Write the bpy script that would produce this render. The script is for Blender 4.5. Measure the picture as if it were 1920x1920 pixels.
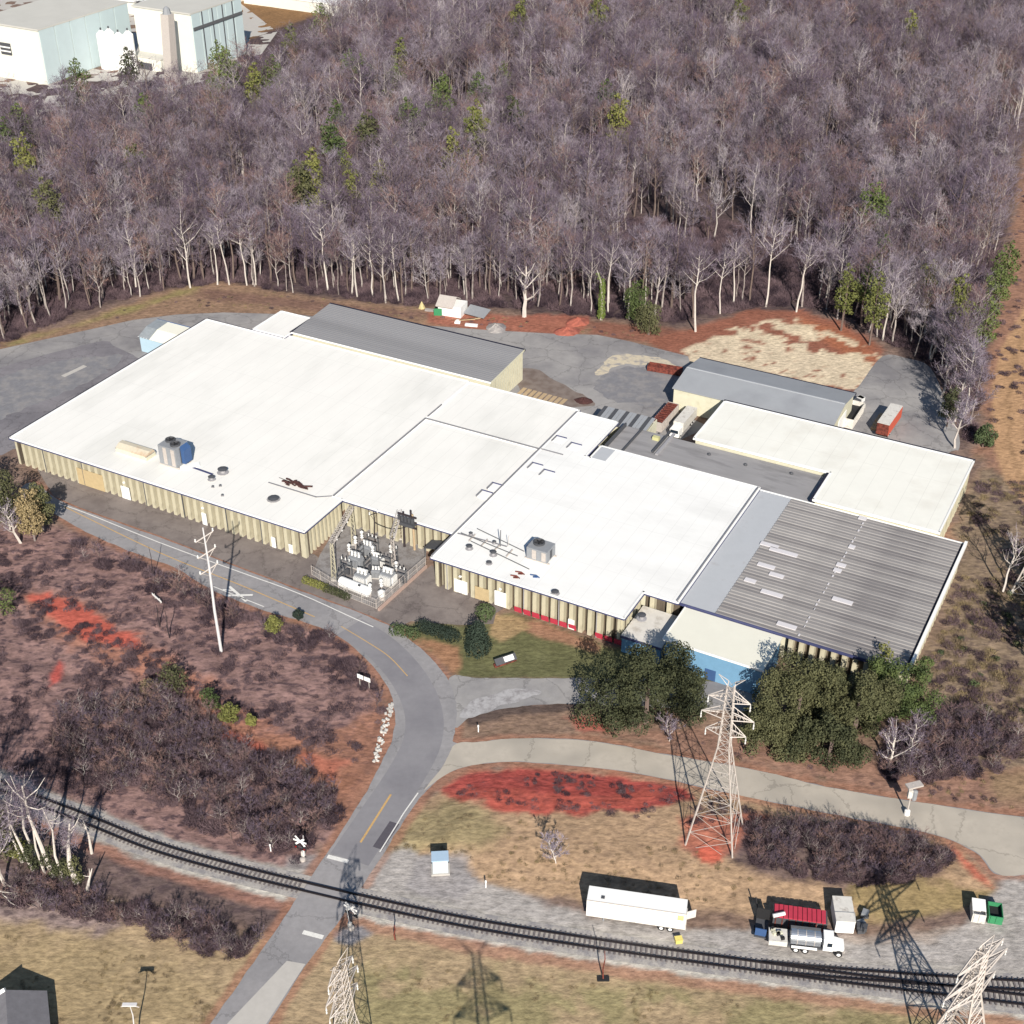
import bpy, math, random
import numpy as np
from mathutils import Vector, Matrix
PI = math.pi
R = math.radians
random.seed(7)
scene = bpy.context.scene
for o in list(bpy.data.objects): bpy.data.objects.remove(o, do_unlink=True)

# ------------------------------------------------------------------ camera, world, sun, exposure
FPX = 2570.0                       # focal length in pixels of a 1920 px wide frame
TH = math.atan(1690.0 / FPX)       # pitch below the horizontal
CAMH = 160.0
cam_d = bpy.data.cameras.new('camera'); cam = bpy.data.objects.new('camera', cam_d)
scene.collection.objects.link(cam); scene.camera = cam
cam.location = (0, 0, CAMH); cam.rotation_euler = (PI / 2 - TH, 0, 0)
cam_d.sensor_width = 36; cam_d.sensor_fit = 'HORIZONTAL'; cam_d.lens = 36 * FPX / 1920
cam_d.clip_start = 1; cam_d.clip_end = 12000

SUN_EL = R(32); SUN_HEAD = R(173.8)          # compass heading of the sun, 0 = +Y, clockwise
sd = Vector((math.sin(SUN_HEAD) * math.cos(SUN_EL), math.cos(SUN_HEAD) * math.cos(SUN_EL), math.sin(SUN_EL)))
world = bpy.data.worlds.new("World"); scene.world = world; world.use_nodes = True
wn = world.node_tree; bg = wn.nodes['Background']
sky = wn.nodes.new('ShaderNodeTexSky'); sky.sky_type = 'NISHITA'; sky.sun_disc = False
sky.sun_elevation = SUN_EL; sky.sun_rotation = SUN_HEAD; sky.air_density = 1.3; sky.dust_density = 0.4; sky.ozone_density = 3
wn.links.new(sky.outputs[0], bg.inputs[0]); bg.inputs[1].default_value = 0.058
sl = bpy.data.lights.new('sun', 'SUN'); sun = bpy.data.objects.new('sun', sl); scene.collection.objects.link(sun)
sl.energy = 4.7; sl.angle = R(0.5); sl.color = (1.0, 0.925, 0.82)
sun.rotation_euler = (-sd).to_track_quat('-Z', 'Y').to_euler(); sun.location = (60, -60, 300)
scene.view_settings.view_transform = 'Standard'; scene.view_settings.look = 'None'
scene.view_settings.exposure = 0.55; scene.view_settings.gamma = 1
scene.render.resolution_x = scene.render.resolution_y = 1024

# ------------------------------------------------------------------ pixel -> place helpers (photo is 1920 px)
S_, C_ = math.sin(TH), math.cos(TH)
def G(px, py, z=0.0):
    x = px - 960.0; y = 960.0 - py
    t = (CAMH - z) / (FPX * S_ - y * C_)
    return Vector((x * t, (FPX * C_ + y * S_) * t, z))
AZ = math.atan(1636 / (FPX / C_))
U = Vector((math.cos(AZ), -math.sin(AZ), 0)); V = Vector((math.sin(AZ), math.cos(AZ), 0))
OB = G(570, 997, 6.6); OB.z = 0
def W(u, v, z=0.0): return OB + U * u + V * v + Vector((0, 0, z))
def head(p, q, z=0.0):
    d = G(*q, z) - G(*p, z); return math.atan2(d.y, d.x)

# ------------------------------------------------------------------ materials
def lin(c): c /= 255.0; return c / 12.92 if c <= .04045 else ((c + .055) / 1.055) ** 2.4
def rgb(r, g, b, k=0.80, sat=0.84):
    c = [lin(r) * k, lin(g) * k, lin(b) * k]; m = .3 * c[0] + .55 * c[1] + .15 * c[2]
    return tuple(max(.004, m + (x - m) * sat) for x in c)
MATS = {}
def mat(name, col, rough=0.8, var=0.12, scale=1.0, col2=None, thr=(0.45, 0.65), scale2=0.3, metal=0.0, bump=0.0, spec=0.3, stretch=None, seams=0, cracks=0):
    """base colour with brightness noise, optional second colour in noise patches"""
    if name in MATS: return MATS[name]
    m = bpy.data.materials.new(name); m.use_nodes = True; nt = m.node_tree; N = nt.nodes; L = nt.links
    b = N['Principled BSDF']; b.inputs['Roughness'].default_value = rough; b.inputs['Metallic'].default_value = metal
    b.inputs['Specular IOR Level'].default_value = spec
    tc = N.new('ShaderNodeTexCoord'); src = tc.outputs['Object']
    if stretch:
        mp = N.new('ShaderNodeMapping'); mp.inputs['Scale'].default_value = stretch; L.new(src, mp.inputs[0]); src = mp.outputs[0]
    n1 = N.new('ShaderNodeTexNoise'); n1.inputs['Scale'].default_value = scale; n1.inputs['Detail'].default_value = 6; n1.inputs['Roughness'].default_value = .65
    L.new(src, n1.inputs['Vector'])
    mr = N.new('ShaderNodeMapRange'); mr.inputs[1].default_value = .25; mr.inputs[2].default_value = .75
    mr.inputs[3].default_value = 1 - var; mr.inputs[4].default_value = 1 + var; L.new(n1.outputs[0], mr.inputs[0])
    base = N.new('ShaderNodeRGB'); base.outputs[0].default_value = (*col, 1); out = base.outputs[0]
    if col2:
        n2 = N.new('ShaderNodeTexNoise'); n2.inputs['Scale'].default_value = scale2; n2.inputs['Detail'].default_value = 7; n2.inputs['Roughness'].default_value = .6
        L.new(src, n2.inputs['Vector'])
        m2 = N.new('ShaderNodeMapRange'); m2.inputs[1].default_value = thr[0]; m2.inputs[2].default_value = thr[1]; L.new(n2.outputs[0], m2.inputs[0])
        mx = N.new('ShaderNodeMix'); mx.data_type = 'RGBA'; L.new(m2.outputs[0], mx.inputs[0]); L.new(out, mx.inputs[6]); mx.inputs[7].default_value = (*col2, 1); out = mx.outputs[2]
    fac = mr.outputs[0]
    def mth(op, a, b_):
        q = N.new('ShaderNodeMath'); q.operation = op
        for i, x in enumerate((a, b_)):
            if isinstance(x, (int, float)): q.inputs[i].default_value = x
            elif x is not None: L.new(x, q.inputs[i])
        return q.outputs[0]
    if seams:
        sp = N.new('ShaderNodeSeparateXYZ'); L.new(tc.outputs['Object'], sp.inputs[0])
        l1 = mth('LESS_THAN', mth('FRACT', mth('DIVIDE', sp.outputs[0], seams), None), .035); l2 = mth('LESS_THAN', mth('FRACT', mth('DIVIDE', sp.outputs[1], seams*5.3), None), .006)
        fac = mth('MULTIPLY', fac, mth('SUBTRACT', 1.0, mth('MULTIPLY', mth('MAXIMUM', l1, l2), .10)))
    if cracks:
        vo = N.new('ShaderNodeTexVoronoi'); vo.feature = 'DISTANCE_TO_EDGE'; vo.inputs['Scale'].default_value = cracks
        wv = N.new('ShaderNodeVectorMath'); wv.operation = 'MULTIPLY_ADD'; L.new(n1.outputs['Color'], wv.inputs[0]); wv.inputs[1].default_value = (3,3,3); L.new(tc.outputs['Object'], wv.inputs[2]); L.new(wv.outputs[0], vo.inputs['Vector'])
        fac = mth('MULTIPLY', fac, mth('SUBTRACT', 1.0, mth('MULTIPLY', mth('LESS_THAN', vo.outputs['Distance'], .016*cracks/.12), .22)))
    vm = N.new('ShaderNodeVectorMath'); vm.operation = 'SCALE'; L.new(out, vm.inputs[0]); L.new(fac, vm.inputs[3])
    L.new(vm.outputs[0], b.inputs['Base Color'])
    if bump:
        bp = N.new('ShaderNodeBump'); bp.inputs['Strength'].default_value = .6; bp.inputs['Distance'].default_value = bump
        L.new(n1.outputs[0], bp.inputs['Height']); L.new(bp.outputs[0], b.inputs['Normal'])
    MATS[name] = m; return m

def leafmat(name, c1, c2, transl=0.15):
    """foliage / twigs: colour varied per instance and by position"""
    if name in MATS: return MATS[name]
    m = bpy.data.materials.new(name); m.use_nodes = True; nt = m.node_tree; N = nt.nodes; L = nt.links
    b = N['Principled BSDF']; b.inputs['Roughness'].default_value = .85; b.inputs['Specular IOR Level'].default_value = .12
    oi = N.new('ShaderNodeObjectInfo'); tc = N.new('ShaderNodeTexCoord'); n = N.new('ShaderNodeTexNoise'); n.inputs['Scale'].default_value = .8; n.inputs['Detail'].default_value = 4
    L.new(tc.outputs['Object'], n.inputs['Vector'])
    ad = N.new('ShaderNodeMath'); ad.operation = 'ADD'; L.new(oi.outputs['Random'], ad.inputs[0])
    mn = N.new('ShaderNodeMapRange'); mn.inputs[1].default_value = .3; mn.inputs[2].default_value = .7; mn.inputs[3].default_value = -.35; mn.inputs[4].default_value = .35; L.new(n.outputs[0], mn.inputs[0]); L.new(mn.outputs[0], ad.inputs[1]); ad.use_clamp = True
    mx = N.new('ShaderNodeMix'); mx.data_type = 'RGBA'; L.new(ad.outputs[0], mx.inputs[0]); mx.inputs[6].default_value = (*c1, 1); mx.inputs[7].default_value = (*c2, 1)
    L.new(mx.outputs[2], b.inputs['Base Color'])
    MATS[name] = m; return m

M = dict(
 roof_w = mat('white_membrane', (.78,.77,.735), .7, .04, .25, (.66,.655,.62), (.5,.75), .09, stretch=(1,.35,1), seams=3.05),
 roof_e = mat('bright_membrane', (.79,.79,.775), .7, .04, .25, (.68,.68,.665), (.5,.75), .1, stretch=(.4,1,1), seams=3.05),
 roof_ne = mat('cream_membrane', (.76,.755,.70), .7, .04, .2, (.66,.64,.58), (.5,.8), .12, seams=3.6),
 cream_roof = mat('cream_roof_sheet', (.72,.71,.62), .6, .03, .3),
 seam = mat('roof_seam_grey', rgb(135,135,142), .8, .2, 2),
 coping = mat('white_coping', (.82,.82,.80), .5, .04, 1),
 gutter = mat('blue_grey_gutter', rgb(70,76,120), .5, .1, 1),
 wall = mat('cream_precast', rgb(206,198,168), .85, .2, .9, rgb(140,130,106), (.5,.7), .9, bump=.02, stretch=(1,1,.25)),
 wall_plain = mat('cream_sheet_wall', rgb(222,218,190), .75, .07, .6, rgb(200,194,160), (.55,.8), .5),
 wall_w = mat('offwhite_wall', rgb(235,233,215), .75, .06, .4),
 blue = mat('light_blue_wall', rgb(112,168,208), .6, .08, .8),
 gstrip = mat('pale_grey_roof', rgb(192,196,202), .6, .04, .3, rgb(176,176,178), (.6,.8), .3),
 grib = mat('dark_ribbed_roof', rgb(152,152,156), .5, .06, .2, rgb(136,136,140), (.45,.7), .1, metal=.0, stretch=(.1,2,1)),
 gshed = mat('blue_grey_roof', rgb(164,168,174), .5, .05, .2, rgb(150,153,160), (.5,.8), .12),
 glink = mat('grey_felt_roof', rgb(158,156,158), .85, .1, .5, rgb(132,130,132), (.5,.7), .3, stretch=(.3,1.2,1)),
 stripe = mat('weathered_sheet', rgb(158,154,153), .75, .13, .6, rgb(122,118,120), (.45,.65), .18, stretch=(.35,1.5,1)),
 translucent = mat('translucent_sheet', rgb(226,222,226), .5, .05, 1),
 patch_tan = mat('tan_board', rgb(205,180,130), .8, .1, 1),
 door_w = mat('white_door', (.8,.8,.78), .6, .05, 1),
 asphalt = mat('worn_asphalt', rgb(160,157,159), .9, .12, .9, rgb(148,146,149), (.42,.62), .09, bump=.01, cracks=.1),
 tanroad = mat('dusty_road', rgb(194,184,169), .9, .1, .8, rgb(172,164,152), (.45,.65), .1, cracks=.08),
 shoulder = mat('old_tarmac', rgb(142,131,126), .9, .1, 1.0, rgb(122,111,108), (.42,.62), .15, cracks=.14),
 yard = mat('yard_asphalt', rgb(166,163,162), .9, .1, .5, rgb(134,132,136), (.42,.64), .06, cracks=.12),
 paint_w = mat('white_road_paint', (.68,.67,.64), .7, .15, 3),
 paint_y = mat('yellow_road_paint', rgb(214,170,96), .7, .2, 3),
 dkpatch = mat('fresh_tar_patch', rgb(92,88,98), .9, .12, 1.5),
 concrete = mat('pale_concrete', rgb(198,193,186), .85, .07, .8),
 gravelm = mat('gravel', rgb(174,168,164), .95, .16, 2.5, rgb(140,135,138), (.45,.62), .12),
 ballast = mat('ballast_stone', rgb(180,174,168), .95, .25, 3.5, rgb(150,146,148), (.45,.6), .6, bump=.05),
 steel = mat('galvanised_steel', rgb(206,196,188), .6, .12, 2, metal=.15),
 steel_d = mat('dark_steel', rgb(110,112,116), .6, .15, 2, metal=.2),
 rail = mat('rail_steel', rgb(44,38,42), .5, .2, 2, metal=.3),
 tie = mat('creosoted_timber', rgb(118,110,110), .9, .3, 2),
 white = mat('white_paint', (.82,.82,.81), .4, .03, 1),
 dirty_white = mat('dirty_white_paint', rgb(226,222,214), .5, .12, 1.5, rgb(170,160,150), (.55,.75), 1.2),
 grey = mat('grey_paint', rgb(150,154,160), .5, .1, 1.5),
 grey_d = mat('dark_grey_paint', rgb(84,86,92), .6, .12, 1.5),
 black = mat('black_rubber', (.02,.02,.022), .7, .1, 2),
 glass = mat('dark_glass', (.02,.03,.045), .1, .05, 1, spec=.6),
 bluep = mat('blue_panel', rgb(58,96,150), .5, .08, 1),
 redp = mat('red_tarp', rgb(205,40,72), .6, .1, 1),
 rust = mat('rust', rgb(140,66,50), .85, .2, 2, rgb(96,44,38), (.45,.6), 1.5),
 orange = mat('orange_paint', rgb(224,84,44), .5, .06, 1),
 green = mat('green_paint', rgb(46,150,96), .5, .08, 1),
 yellow = mat('yellow_paint', rgb(228,210,90), .5, .08, 1),
 silver = mat('polished_tank', rgb(206,214,226), .28, .05, 1, metal=.75),
 porcelain = mat('porcelain', rgb(232,232,230), .35, .06, 2),
 pipe = mat('pipe_grey', rgb(170,168,172), .5, .1, 2),
 flange = mat('dark_concrete_flange', rgb(112,100,84), .9, .25, 1.2, rgb(86,76,66), (.45,.65), .8, stretch=(1,1,.3)),  # darker than the stems, for the wall faces set back between them
 bark_l = leafmat('pale_bark', rgb(208,198,190), rgb(136,122,118)),
 bark_w = mat('white_bark', rgb(222,212,202), .8, .15, 1.5),
 bark_d = mat('brown_bark', rgb(122,104,96), .9, .2, 1.5),
 twig = leafmat('grey_twigs', rgb(158,146,162), rgb(114,99,114)),
 twig_d = leafmat('plum_twigs', rgb(118,102,122), rgb(92,77,90)),
 twig_p = leafmat('ashen_twigs', rgb(184,174,182), rgb(146,134,146)),
 twig_b = leafmat('russet_twigs', rgb(160,124,114), rgb(124,98,104)),
 scrubm = leafmat('dry_scrub', rgb(132,108,114), rgb(62,50,62)),
 scrubo = leafmat('straw_scrub', rgb(165,145,100), rgb(118,102,84)),
 leaf = leafmat('pine_green', rgb(112,126,62), rgb(76,92,52)),
 leaf_o = leafmat('olive_green', rgb(108,108,70), rgb(70,76,52)),
 leaf_y = leafmat('yellow_green', rgb(136,136,64), rgb(106,112,54)),
 leaf_h = leafmat('dark_hedge_green', rgb(58,72,60), rgb(44,56,50)),
 leaf_g = leafmat('shrub_green', rgb(92,108,66), rgb(72,88,60)),
 ivy = leafmat('bright_ivy', rgb(128,146,58), rgb(98,122,50)),
 clay = mat('red_clay_heap', rgb(186,98,76), .95, .2, .8, rgb(150,80,66), (.45,.6), .5, bump=.1),
 timber = mat('weathered_timber', rgb(196,168,128), .85, .15, 2),
 pole_w = mat('pale_concrete_pole', rgb(222,220,222), .7, .08, 1),
 wood_d = mat('dark_pole_timber', rgb(62,52,56), .9, .15, 1),
 stone = mat('pale_stone', rgb(206,202,196), .9, .15, 2),
 far_blue = mat('pale_blue_cladding', rgb(200,220,224), .6, .04, .2),
 far_white = mat('cream_white_cladding', rgb(240,240,226), .6, .03, .2),
 far_roof = mat('light_flat_roof', rgb(208,206,198), .8, .06, .1),
 rubble = mat('mottled_white_roof', (.78,.77,.75), .8, .1, .5, rgb(70,66,70), (.58,.66), .25),
)

# ------------------------------------------------------------------ mesh builder
class MB:
    def __init__(s): s.v = []; s.f = []
    def add(s, vs, fs):
        b = len(s.v); s.v += [tuple(p) for p in vs]; s.f += [tuple(b + i for i in f) for f in fs]; return s
    def box(s, x0, y0, z0, x1, y1, z1):
        return s.add([(x0,y0,z0),(x1,y0,z0),(x1,y1,z0),(x0,y1,z0),(x0,y0,z1),(x1,y0,z1),(x1,y1,z1),(x0,y1,z1)],
              [(0,3,2,1),(4,5,6,7),(0,1,5,4),(1,2,6,5),(2,3,7,6),(3,0,4,7)])
    def cbox(s, cx, cy, cz, sx, sy, sz, rz=0.0, rx=0.0):
        m = Matrix.Translation((cx,cy,cz)) @ Matrix.Rotation(rz,4,'Z') @ Matrix.Rotation(rx,4,'X')
        vs = [m @ Vector((a*sx/2,b*sy/2,c*sz/2)) for a,b,c in [(-1,-1,-1),(1,-1,-1),(1,1,-1),(-1,1,-1),(-1,-1,1),(1,-1,1),(1,1,1),(-1,1,1)]]
        return s.add(vs, [(0,3,2,1),(4,5,6,7),(0,1,5,4),(1,2,6,5),(2,3,7,6),(3,0,4,7)])
    def tube(s, pts, rs, n=6, cap=True):
        pts = [Vector(p) for p in pts]
        if not isinstance(rs, (list, tuple)): rs = [rs] * len(pts)
        vs = []; fs = []
        for i, p in enumerate(pts):
            d = (pts[min(i+1, len(pts)-1)] - pts[max(i-1, 0)])
            d = d.normalized() if d.length > 1e-6 else Vector((0,0,1))
            a = d.cross(Vector((0,0,1)) if abs(d.z) < .9 else Vector((1,0,0))).normalized(); b = d.cross(a)
            for k in range(n):
                t = 2*PI*k/n; vs.append(p + (a*math.cos(t) + b*math.sin(t)) * rs[i])
        for i in range(len(pts)-1):
            for k in range(n):
                k2 = (k+1) % n; fs.append((i*n+k, i*n+k2, (i+1)*n+k2, (i+1)*n+k))
        if cap: fs.append(tuple(range(n-1, -1, -1))); fs.append(tuple((len(pts)-1)*n+k for k in range(n)))
        return s.add(vs, fs)
    def lathe(s, c, prof, n=16, sx=1, sy=1):
        vs = []; fs = []
        for r, z in prof:
            for k in range(n):
                t = 2*PI*k/n; vs.append((c[0]+r*math.cos(t)*sx, c[1]+r*math.sin(t)*sy, c[2]+z))
        for i in range(len(prof)-1):
            for k in range(n):
                k2 = (k+1) % n; fs.append((i*n+k, i*n+k2, (i+1)*n+k2, (i+1)*n+k))
        fs.append(tuple(range(n-1,-1,-1))); fs.append(tuple((len(prof)-1)*n+k for k in range(n)))
        return s.add(vs, fs)
    def prism(s, poly, z0, z1):
        n = len(poly); z0 = z0 if isinstance(z0, (list,tuple)) else [z0]*n; z1 = z1 if isinstance(z1, (list,tuple)) else [z1]*n
        vs = [(p[0],p[1],z0[i]) for i,p in enumerate(poly)] + [(p[0],p[1],z1[i]) for i,p in enumerate(poly)]
        fs = [tuple(range(n-1,-1,-1)), tuple(range(n,2*n))] + [(i,(i+1)%n,n+(i+1)%n,n+i) for i in range(n)]
        return s.add(vs, fs)
    def extr(s, prof, x0, x1):
        """profile in (y,z) pushed along x"""
        n = len(prof); vs = [(x0,y,z) for y,z in prof] + [(x1,y,z) for y,z in prof]
        return s.add(vs, [tuple(range(n)), tuple(range(2*n-1,n-1,-1))] + [(i,n+i,n+(i+1)%n,(i+1)%n) for i in range(n)])
    def mesh(s, name, m, smooth=False):
        me = bpy.data.meshes.new(name); me.from_pydata(s.v, [], s.f)
        for mm in (m if isinstance(m, list) else [m]): me.materials.append(mm)
        if smooth: me.polygons.foreach_set('use_smooth', [True]*len(me.polygons))
        me.update(); return me
    def build(s, name, m, parent=None, off=None, smooth=False):
        if off is not None: s.v = [(p[0]-off[0], p[1]-off[1], p[2]-(off[2] if len(off) > 2 else 0)) for p in s.v]
        return link(name, s.mesh(name, m, smooth), parent)
def link(name, me, parent=None, loc=None, rz=None):
    o = bpy.data.objects.new(name, me); scene.collection.objects.link(o)
    if parent is not None: o.parent = parent
    if loc is not None: o.location = loc
    if rz is not None: o.rotation_euler[2] = rz
    return o
def tag(o, label=None, cat=None, group=None, kind=None):
    if label: o['label'] = label
    if cat: o['category'] = cat
    if group: o['group'] = group
    if kind: o['kind'] = kind
    return o
def thing(name, label, cat, loc=(0,0,0), rz=0.0, group=None):
    o = bpy.data.objects.new(name, None); scene.collection.objects.link(o); o.empty_display_size = .5
    o.location = loc; o.rotation_euler[2] = rz; return tag(o, label, cat, group)
def copy_tree(o, parent=None):
    c = o.copy(); scene.collection.objects.link(c); c.parent = parent
    for ch in o.children: copy_tree(ch, c)
    return c
def smoothpoly(pts, closed=True, k=4):
    n = len(pts); out = []
    for i in range(n if closed else n-1):
        g = (lambda j: pts[j % n]) if closed else (lambda j: pts[max(0, min(n-1, j))])
        p0,p1,p2,p3 = g(i-1),g(i),g(i+1),g(i+2)
        for j in range(k):
            t = j/k
            out.append(tuple(.5*((2*p1[a])+(-p0[a]+p2[a])*t+(2*p0[a]-5*p1[a]+4*p2[a]-p3[a])*t*t+(-p0[a]+3*p1[a]-3*p2[a]+p3[a])*t**3) for a in (0,1)))
    if not closed: out.append(tuple(pts[-1][:2]))
    return out
def sheet(name, poly, z, m, label=None, thick=0.0):
    """flat polygon sheet at height z; poly in world xy"""
    import bmesh
    bm = bmesh.new(); vs = [bm.verts.new((p[0], p[1], z)) for p in poly]
    es = [bm.edges.new((vs[i], vs[(i+1) % len(vs)])) for i in range(len(vs))]
    bmesh.ops.triangle_fill(bm, use_beauty=True, edges=es, normal=(0,0,1))
    for f in bm.faces:
        if f.normal.z < 0: f.normal_flip()
    me = bpy.data.meshes.new(name); bm.to_mesh(me); bm.free(); me.materials.append(m)
    o = link(name, me); tag(o, label, None, None, 'structure'); return o
def strip(path, w, z, h=0.0):
    """ribbon of width w (m) along world xy path; returns MB"""
    mb = MB(); L = []
    for i, p in enumerate(path):
        p = Vector((p[0],p[1],0)); a = Vector((*path[max(i-1,0)][:2],0)); b = Vector((*path[min(i+1,len(path)-1)][:2],0))
        d = (b-a).normalized(); nn = Vector((-d.y,d.x,0)); L.append((p+nn*w/2, p-nn*w/2))
    vs = []
    for a,b in L: vs += [(a.x,a.y,z),(b.x,b.y,z)]
    mb.add(vs, [(2*i,2*i+1,2*i+3,2*i+2) for i in range(len(L)-1)]); return mb
def gp(pxs, z=0.0): return [tuple(G(x,y,z)[:2]) for x,y in pxs]

# ------------------------------------------------------------------ noise and polygon helpers (numpy)
def vnoise(x, y, seed=0):
    xi = np.floor(x).astype(np.int64); yi = np.floor(y).astype(np.int64); xf = x-xi; yf = y-yi
    def h(a, b):
        n = (a*374761393 + b*668265263 + seed*1442695) & 0xffffffff
        n = ((n ^ (n >> 13)) * 1274126177) & 0xffffffff
        return ((n ^ (n >> 16)) & 0xffff) / 65535.0
    u_ = xf*xf*(3-2*xf); v_ = yf*yf*(3-2*yf)
    return (h(xi,yi)*(1-u_)+h(xi+1,yi)*u_)*(1-v_) + (h(xi,yi+1)*(1-u_)+h(xi+1,yi+1)*u_)*v_
def fbm(x, y, s, seed=0, o=4):
    r = np.zeros_like(x); a = .5; t = 0
    for i in range(o): r += a*vnoise(x/s, y/s, seed+i*17); t += a; a *= .55; s *= .47
    return r/t
def sdist(X, Y, poly):
    """signed distance, positive inside"""
    P = np.array(poly); D = np.full(X.shape, 1e18); ins = np.zeros(X.shape, bool)
    for i in range(len(P)):
        a = P[i]; b = P[(i+1) % len(P)]; e = b-a; L2 = e@e + 1e-12
        t = np.clip(((X-a[0])*e[0]+(Y-a[1])*e[1])/L2, 0, 1)
        D = np.minimum(D, (X-a[0]-t*e[0])**2+(Y-a[1]-t*e[1])**2)
        if a[1] != b[1]:
            c = ((a[1] > Y) != (b[1] > Y)) & (X < (b[0]-a[0])*(Y-a[1])/(b[1]-a[1])+a[0]); ins ^= c
    D = np.sqrt(D); return np.where(ins, D, -D)
def ldist(X, Y, line):
    P = np.array(line); D = np.full(X.shape, 1e18)
    for a, b in zip(P[:-1], P[1:]):
        e = b-a; t = np.clip(((X-a[0])*e[0]+(Y-a[1])*e[1])/(e@e+1e-12), 0, 1)
        D = np.minimum(D, (X-a[0]-t*e[0])**2+(Y-a[1]-t*e[1])**2)
    return np.sqrt(D)
def sm(x, a, b): t = np.clip((x-a)/(b-a), 0, 1); return t*t*(3-2*t)

# ------------------------------------------------------------------ road outlines
road_px = [(60,905),(110,937),(150,955),(300,1008),(450,1066),(600,1122),(700,1160),(760,1193),(812,1238),(845,1285),(856,1330),(854,1370),(852,1392),
           (900,1392),(960,1385),(1100,1388),(1250,1415),(1400,1440),(1550,1475),(1700,1500),(1920,1532),(2200,1560),
           (2200,1640),(1960,1640),(1870,1640),(1830,1600),(1750,1565),(1600,1535),(1400,1495),(1200,1452),(1050,1434),(930,1430),(850,1446),(800,1482),(764,1530),(720,1600),(640,1720),(560,1830),(480,1960),(420,2060),
           (300,2060),(395,1920),(500,1770),(580,1650),(640,1560),(700,1460),(733,1390),(741,1340),(727,1290),(690,1240),(640,1196),(580,1170),(500,1146),(400,1108),(330,1066),(260,1040),(170,1002),(100,962),(40,925)]
ROAD = gp(road_px)
yardA = gp([(-400,760),(-60,670),(0,655),(150,622),(250,600),(330,590),(420,586),(560,590),(640,600),(820,612),(900,618),(1040,626),(1120,628),(1180,640),(1290,668),(1300,700),(1262,770),(1330,800),(1200,860),(900,850),(300,850),(60,835),(-60,860),(-400,1000)])
yardB = gp([(1560,790),(1600,735),(1612,722),(1655,668),(1700,672),(1745,690),(1775,760),(1800,830),(1760,850)])
shoulderP = gp([(70,880),(150,900),(350,950),(590,1040),(700,1130),(810,1060),(830,1080),(960,1130),(930,1150),(925,1170),(860,1172),(770,1165),(745,1178),(700,1157),(600,1119),(450,1063),(300,1005),(150,952),(100,930)])
driveP = gp([(842,1272),(900,1272),(1000,1272),(1110,1272),(1300,1275),(1420,1290),(1440,1330),(1300,1330),(1200,1325),(1110,1320),(1000,1322),(940,1330),(880,1346),(850,1360)])
gravel_px = [(600,1665),(700,1600),(760,1590),(800,1600),(860,1610),(890,1650),(1090,1716),(1300,1744),(1420,1740),(1600,1760),(1700,1755),(1800,1735),(1846,1702),(1872,1668),(1862,1632),(1880,1618),(2200,1630),(2200,1880),(1900,1862),(1700,1838),(1500,1818),(1200,1785),(900,1738),(700,1690)]
GRAVEL = gp(gravel_px)
track_px = [(-260,1370),(-100,1432),(45,1493),(150,1533),(290,1589),(440,1632),(600,1671),(760,1708),(920,1740),(1150,1776),(1400,1811),(1600,1838),(1800,1862),(1920,1877),(2200,1908)]
TRACK = smoothpoly(gp(track_px), False, 6)
SIDING = smoothpoly(gp([(1430,1814),(1600,1829),(1800,1843),(1920,1850),(2200,1865)]), False, 6)

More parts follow.
